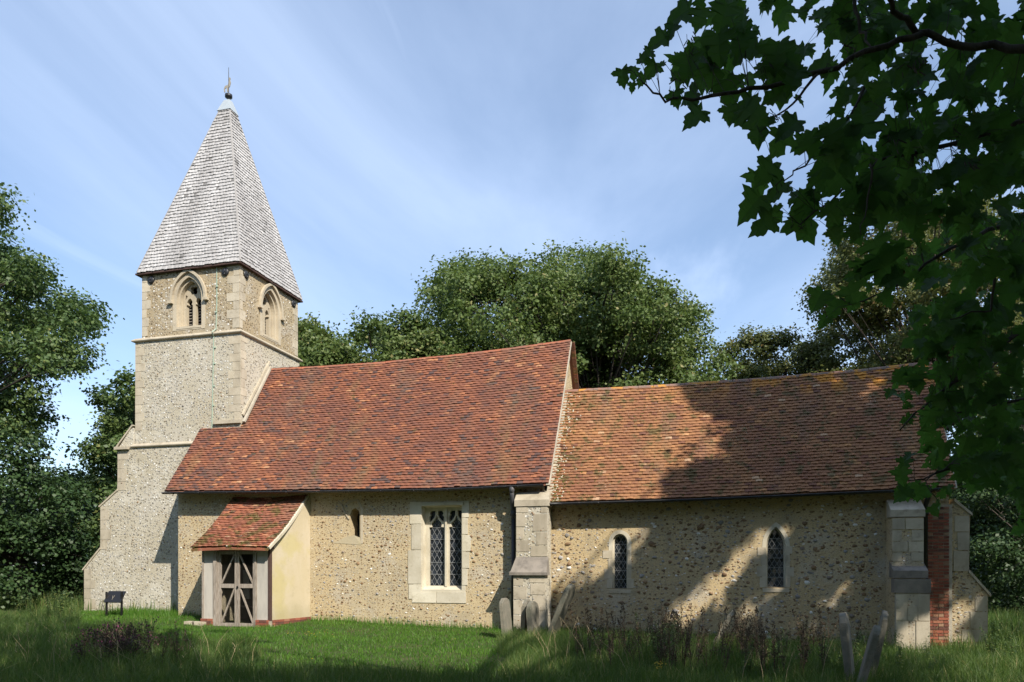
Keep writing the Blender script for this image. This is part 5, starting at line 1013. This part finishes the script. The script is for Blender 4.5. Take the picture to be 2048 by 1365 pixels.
def lg(lab, o, cat='grass'): return tag(o, lab, cat)
lg('short bright green mown grass in front of the porch and nave', blades('lawn_grass', 160000, (-21, 2, 7, 20.3), .075, .013, 'lawn', lambda x, y: 1-region(x, y)*.8, .5))
lg('long rough grass on the left and right sides of the churchyard', blades('long_grass', 330000, (-20, 13, 7, 22), .27, .009, 'long', lambda x, y: region(x, y), .6))
lg('tall grass growing at the foot of the far hedges', blades('far_grass', 50000, (-36, -14, 20, 34), .45, .022, 'long', None, .3)); lg('rough grass growing beyond the east buttress', blades('far_grass', 26000, (5.0, 18, 18, 32), .45, .018, 'long', None, .3))
lg('grass tufts along the foot of the church walls', blades('wall_grass', 22000, (-18, 4.5, 18.4, 20.0), .22, .010, 'lawn', lambda x, y: (0 if (y < 18.2 or -13.5 < x < -10.9) else 1 if (y > 18.8 or (y > 19.6 and x < -15)) else .2), .3))
# ---- tall weeds
def weed(kind):
    m = MB(); h = 1.0; 
    if kind == 'dock':
        for k in range(random.randint(2, 4)):
            a = random.uniform(0, 6.3); ln = random.uniform(.05, .3); H = random.uniform(.7, 1.0); top = Vector((math.cos(a)*ln, math.sin(a)*ln, H)); m.tube([(0, 0, -.05), tuple(top*.5+Vector((0, 0, .03))), tuple(top)], [.007, .005, .002], 4, tint=random.random())
            for j in range(34):
                t = random.uniform(.35, 1); c = top*t; w_ = .035*(1.25-t); p = c+Vector((random.gauss(0, w_), random.gauss(0, w_), random.gauss(0, .01))); q = p+Vector((random.gauss(0, .02), random.gauss(0, .02), random.uniform(.01, .035))); m.bar(p, q, .013, .004, tint=random.random())
    elif kind == 'thistle':
        for k in range(random.randint(3, 6)):
            a = random.uniform(0, 6.3); ln = random.uniform(.1, .35); H = random.uniform(.55, .9); top = Vector((math.cos(a)*ln, math.sin(a)*ln, H)); m.tube([(0, 0, -.05), tuple(top*.5), tuple(top)], [.006, .005, .003], 4, tint=.2)
            for j in range(14): p = top*random.uniform(.55, 1.02)+Vector((random.gauss(0, .05), random.gauss(0, .05), 0)); m.tube([p, p+Vector((0, 0, .02)), p+Vector((0, 0, .035))], [.006, .014, .010], 5, tint=1.0 if random.random() < .13 else .1)
            for j in range(10): p = top*random.uniform(.1, .8); q = p+Vector((random.gauss(0, .09), random.gauss(0, .09), random.uniform(0, .06))); m.bar(p, q, .022, .003, tint=.3)
    elif kind == 'nettle':
        for k in range(random.randint(3, 5)):
            a = random.uniform(0, 6.3); ln = random.uniform(.02, .2); H = random.uniform(.6, .95); top = Vector((math.cos(a)*ln, math.sin(a)*ln, H)); m.tube([(0, 0, -.05), tuple(top*.5), tuple(top)], [.005, .004, .002], 4, tint=.3)
            for j in range(20):
                t = random.uniform(.15, 1); p = top*t; b = random.uniform(0, 6.3); L = .09*(1.2-t*.7); q = p+Vector((math.cos(b)*L, math.sin(b)*L, -.02)); mid = p.lerp(q, .5)+Vector((-math.sin(b)*L*.3, math.cos(b)*L*.3, .01)); md2 = p.lerp(q, .5)-Vector((-math.sin(b)*L*.3, math.cos(b)*L*.3, -.01)); m.add([p, mid, q, md2], [(0, 1, 2, 3)], random.random())
    V = np.array(m.v); return mkmesh(kind+'_plant', V, m.f, np.array(m.t))
WM = {k: [weed(k) for _ in range(4)] for k in ('dock', 'thistle', 'nettle')}
def plant(kind, u, v, D, h, lab, group):
    p = atd(u, HOR, D); me = random.choice(WM[kind]); mt = {'dock': 'dry', 'thistle': 'thistle', 'nettle': 'leaf_oak'}[kind]; nm = {'dock': 'dock_plant', 'thistle': 'thistle_plant', 'nettle': 'nettle_plant'}[kind]
    if not me.materials: me.materials.append(M[mt])
    o = bpy.data.objects.new(nm, me); COL.objects.link(o); o.location = (p.x, p.y, gz(p.x, p.y)); o.rotation_euler = (random.gauss(0, .08), random.gauss(0, .08), random.uniform(0, 6.3)); o.scale = (h, h, h); return tag(o, lab, 'weed', group)
for i in range(90): plant('dock', random.choice([random.gauss(1350, 25), random.gauss(1420, 45), random.gauss(1500, 30), random.gauss(1240, 60), random.gauss(1600, 60)]), 0, random.uniform(12, 17), random.uniform(.7, 1.15), 'dead brown dock stalk standing in the rough grass before the chancel', 'dead dock stalks before the chancel')
for i in range(60): plant('nettle', random.choice([random.gauss(1345, 14), random.uniform(1120, 1900), random.uniform(1450, 1900)]), 0, random.uniform(12.5, 18), random.uniform(.55, .95), 'green nettle standing in the rough grass before the chancel', 'nettles before the chancel')
for i in range(16): plant('thistle', random.gauss(235, 40), 0, random.uniform(11.5, 13.2), random.uniform(.6, .85), 'spent thistle with purple heads in the left foreground clump', 'thistles in the left foreground clump')
for i in range(5): plant('dock', random.gauss(350, 14), 0, random.uniform(12, 13.5), random.uniform(.5, .75), 'dark dock stalk between the thistles and the lawn', 'dock stalks left of the lawn')
for i in range(12): plant('nettle', random.uniform(30, 165), 0, random.uniform(20, 24), random.uniform(.8, 1.1), 'sunlit nettle at the edge of the grass left of the tower', 'nettles left of the tower')
for i in range(14): plant('nettle', random.uniform(1980, 2080), 0, random.uniform(14, 20), random.uniform(.6, .9), 'nettle at the right edge beyond the buttress', 'nettles at the right edge')
# dry grass stalks
m = MB()
for u, h, D_ in [(95, .8, 10.8), (110, .6, 10.9), (240, .7, 10.8), (275, .5, 11), (410, .5, 11.5), (460, .45, 11.6), (1640, .9, 11.5), (1180, .9, 12.5), (1212, .8, 12), (1105, .6, 13), (60, .6, 11)]+[(random.uniform(1060, 1700), random.uniform(.5, .9), random.uniform(11, 15)) for _ in range(24)]+[(random.uniform(0, 520), random.uniform(.35, .7), random.uniform(10.8, 13)) for _ in range(18)]:
    p = atd(u, HOR, D_); p.z = gz(p.x, p.y); l = random.gauss(0, .25); m.tube([p, p+Vector((l*.3, 0, h*.5)), p+Vector((l, random.gauss(0, .1), h))], [.004, .003, .0015], 4, cap=False, tint=random.random()); q = p+Vector((l, 0, h))
    for k in range(5): m.bar(q+Vector((random.gauss(0, .01), 0, -.03*k)), q+Vector((random.gauss(0, .02), 0, -.03*k+.03)), .006, .003, tint=.9)
s = NT('straw'); M['straw'] = s.done((.34, .27, .16), .8)
tag(m.build('dry_grass_stalks', 'straw', None), 'pale dry grass stalks rising above the rough grass', 'grass', None, 'stuff')
m = MB()
for i in range(34):
    u, v = (random.gauss(625, 25), random.gauss(1275, 4)) if i < 24 else (random.uniform(400, 1000), random.uniform(1262, 1340)); d = ray(u, v); t = (-.0-EYE)/d.z; p = Vector((0, 0, EYE))+d*t; z = gz(p.x, p.y)+.09
    for k in range(5): a = k*1.257; m.add([(p.x, p.y, z), (p.x+.014*math.cos(a), p.y+.014*math.sin(a), z+.008), (p.x+.014*math.cos(a+1), p.y+.014*math.sin(a+1), z+.008)], [(0, 1, 2)])
tag(m.build('buttercups', 'yellow', None), 'scatter of tiny yellow flowers in the lawn before the nave', 'flowers', None, 'stuff')
m = MB(); p0 = atd(1317, HOR, 12.0)
for i in range(26):
    q = Vector((p0.x+random.gauss(0, .06), p0.y+random.gauss(0, .06), gz(p0.x, p0.y)+random.uniform(.18, .3))); 
    for k in range(5): a = k*1.257; m.add([q, q+Vector((.016*math.cos(a), .016*math.sin(a), .006)), q+Vector((.016*math.cos(a+1), .016*math.sin(a+1), .006))], [(0, 1, 2)])
tag(m.build('ragwort_flower', 'yellow', None), 'yellow ragwort florets low in the right foreground weeds', 'flower', None, 'stuff')

# ---- unseen trees added around the viewpoint to block low sky light and deepen shade
for i, (x, y, h_) in enumerate(((-34, -12, 17), (-22, -22, 19), (-9, -28, 18), (4, -31, 20), (17, -30, 19), (31, -24, 21), (40, -10, 20), (42, 6, 19), (-42, 4, 18), (-17, -9, 17), (-7, -12, 18), (3, -13, 18), (13, -10, 17), (21, -3, 16), (24, 9, 15))):
    bl = [(x+random.gauss(0, 3.2), y+random.gauss(0, 3.2), random.uniform(2.5, h_-2.5), random.uniform(1.8, 3.2)) for _ in range(24)]
    r = root('unseen_shade_tree', (x, y, 0), 'unseen leafy tree added to block low sky light, %s' % ('far west', 'south-west', 'west of south', 'due south', 'just east of south', 'south-east', 'east-south-east', 'due east', 'due west', 'near row, westernmost', 'near row, second from the west', 'near row, third from the west', 'near row, third from the east', 'near row, second from the east', 'near row, easternmost')[i], 'tree')
    MB().tube([(x, y, -.3), (x, y, h_*.4), (x, y, h_*.8)], [.4, .3, .1], 9).build('trunk', 'bark', r, True); crown_mesh('crown', bl, 7000, .5, 'leaf_maple', r)
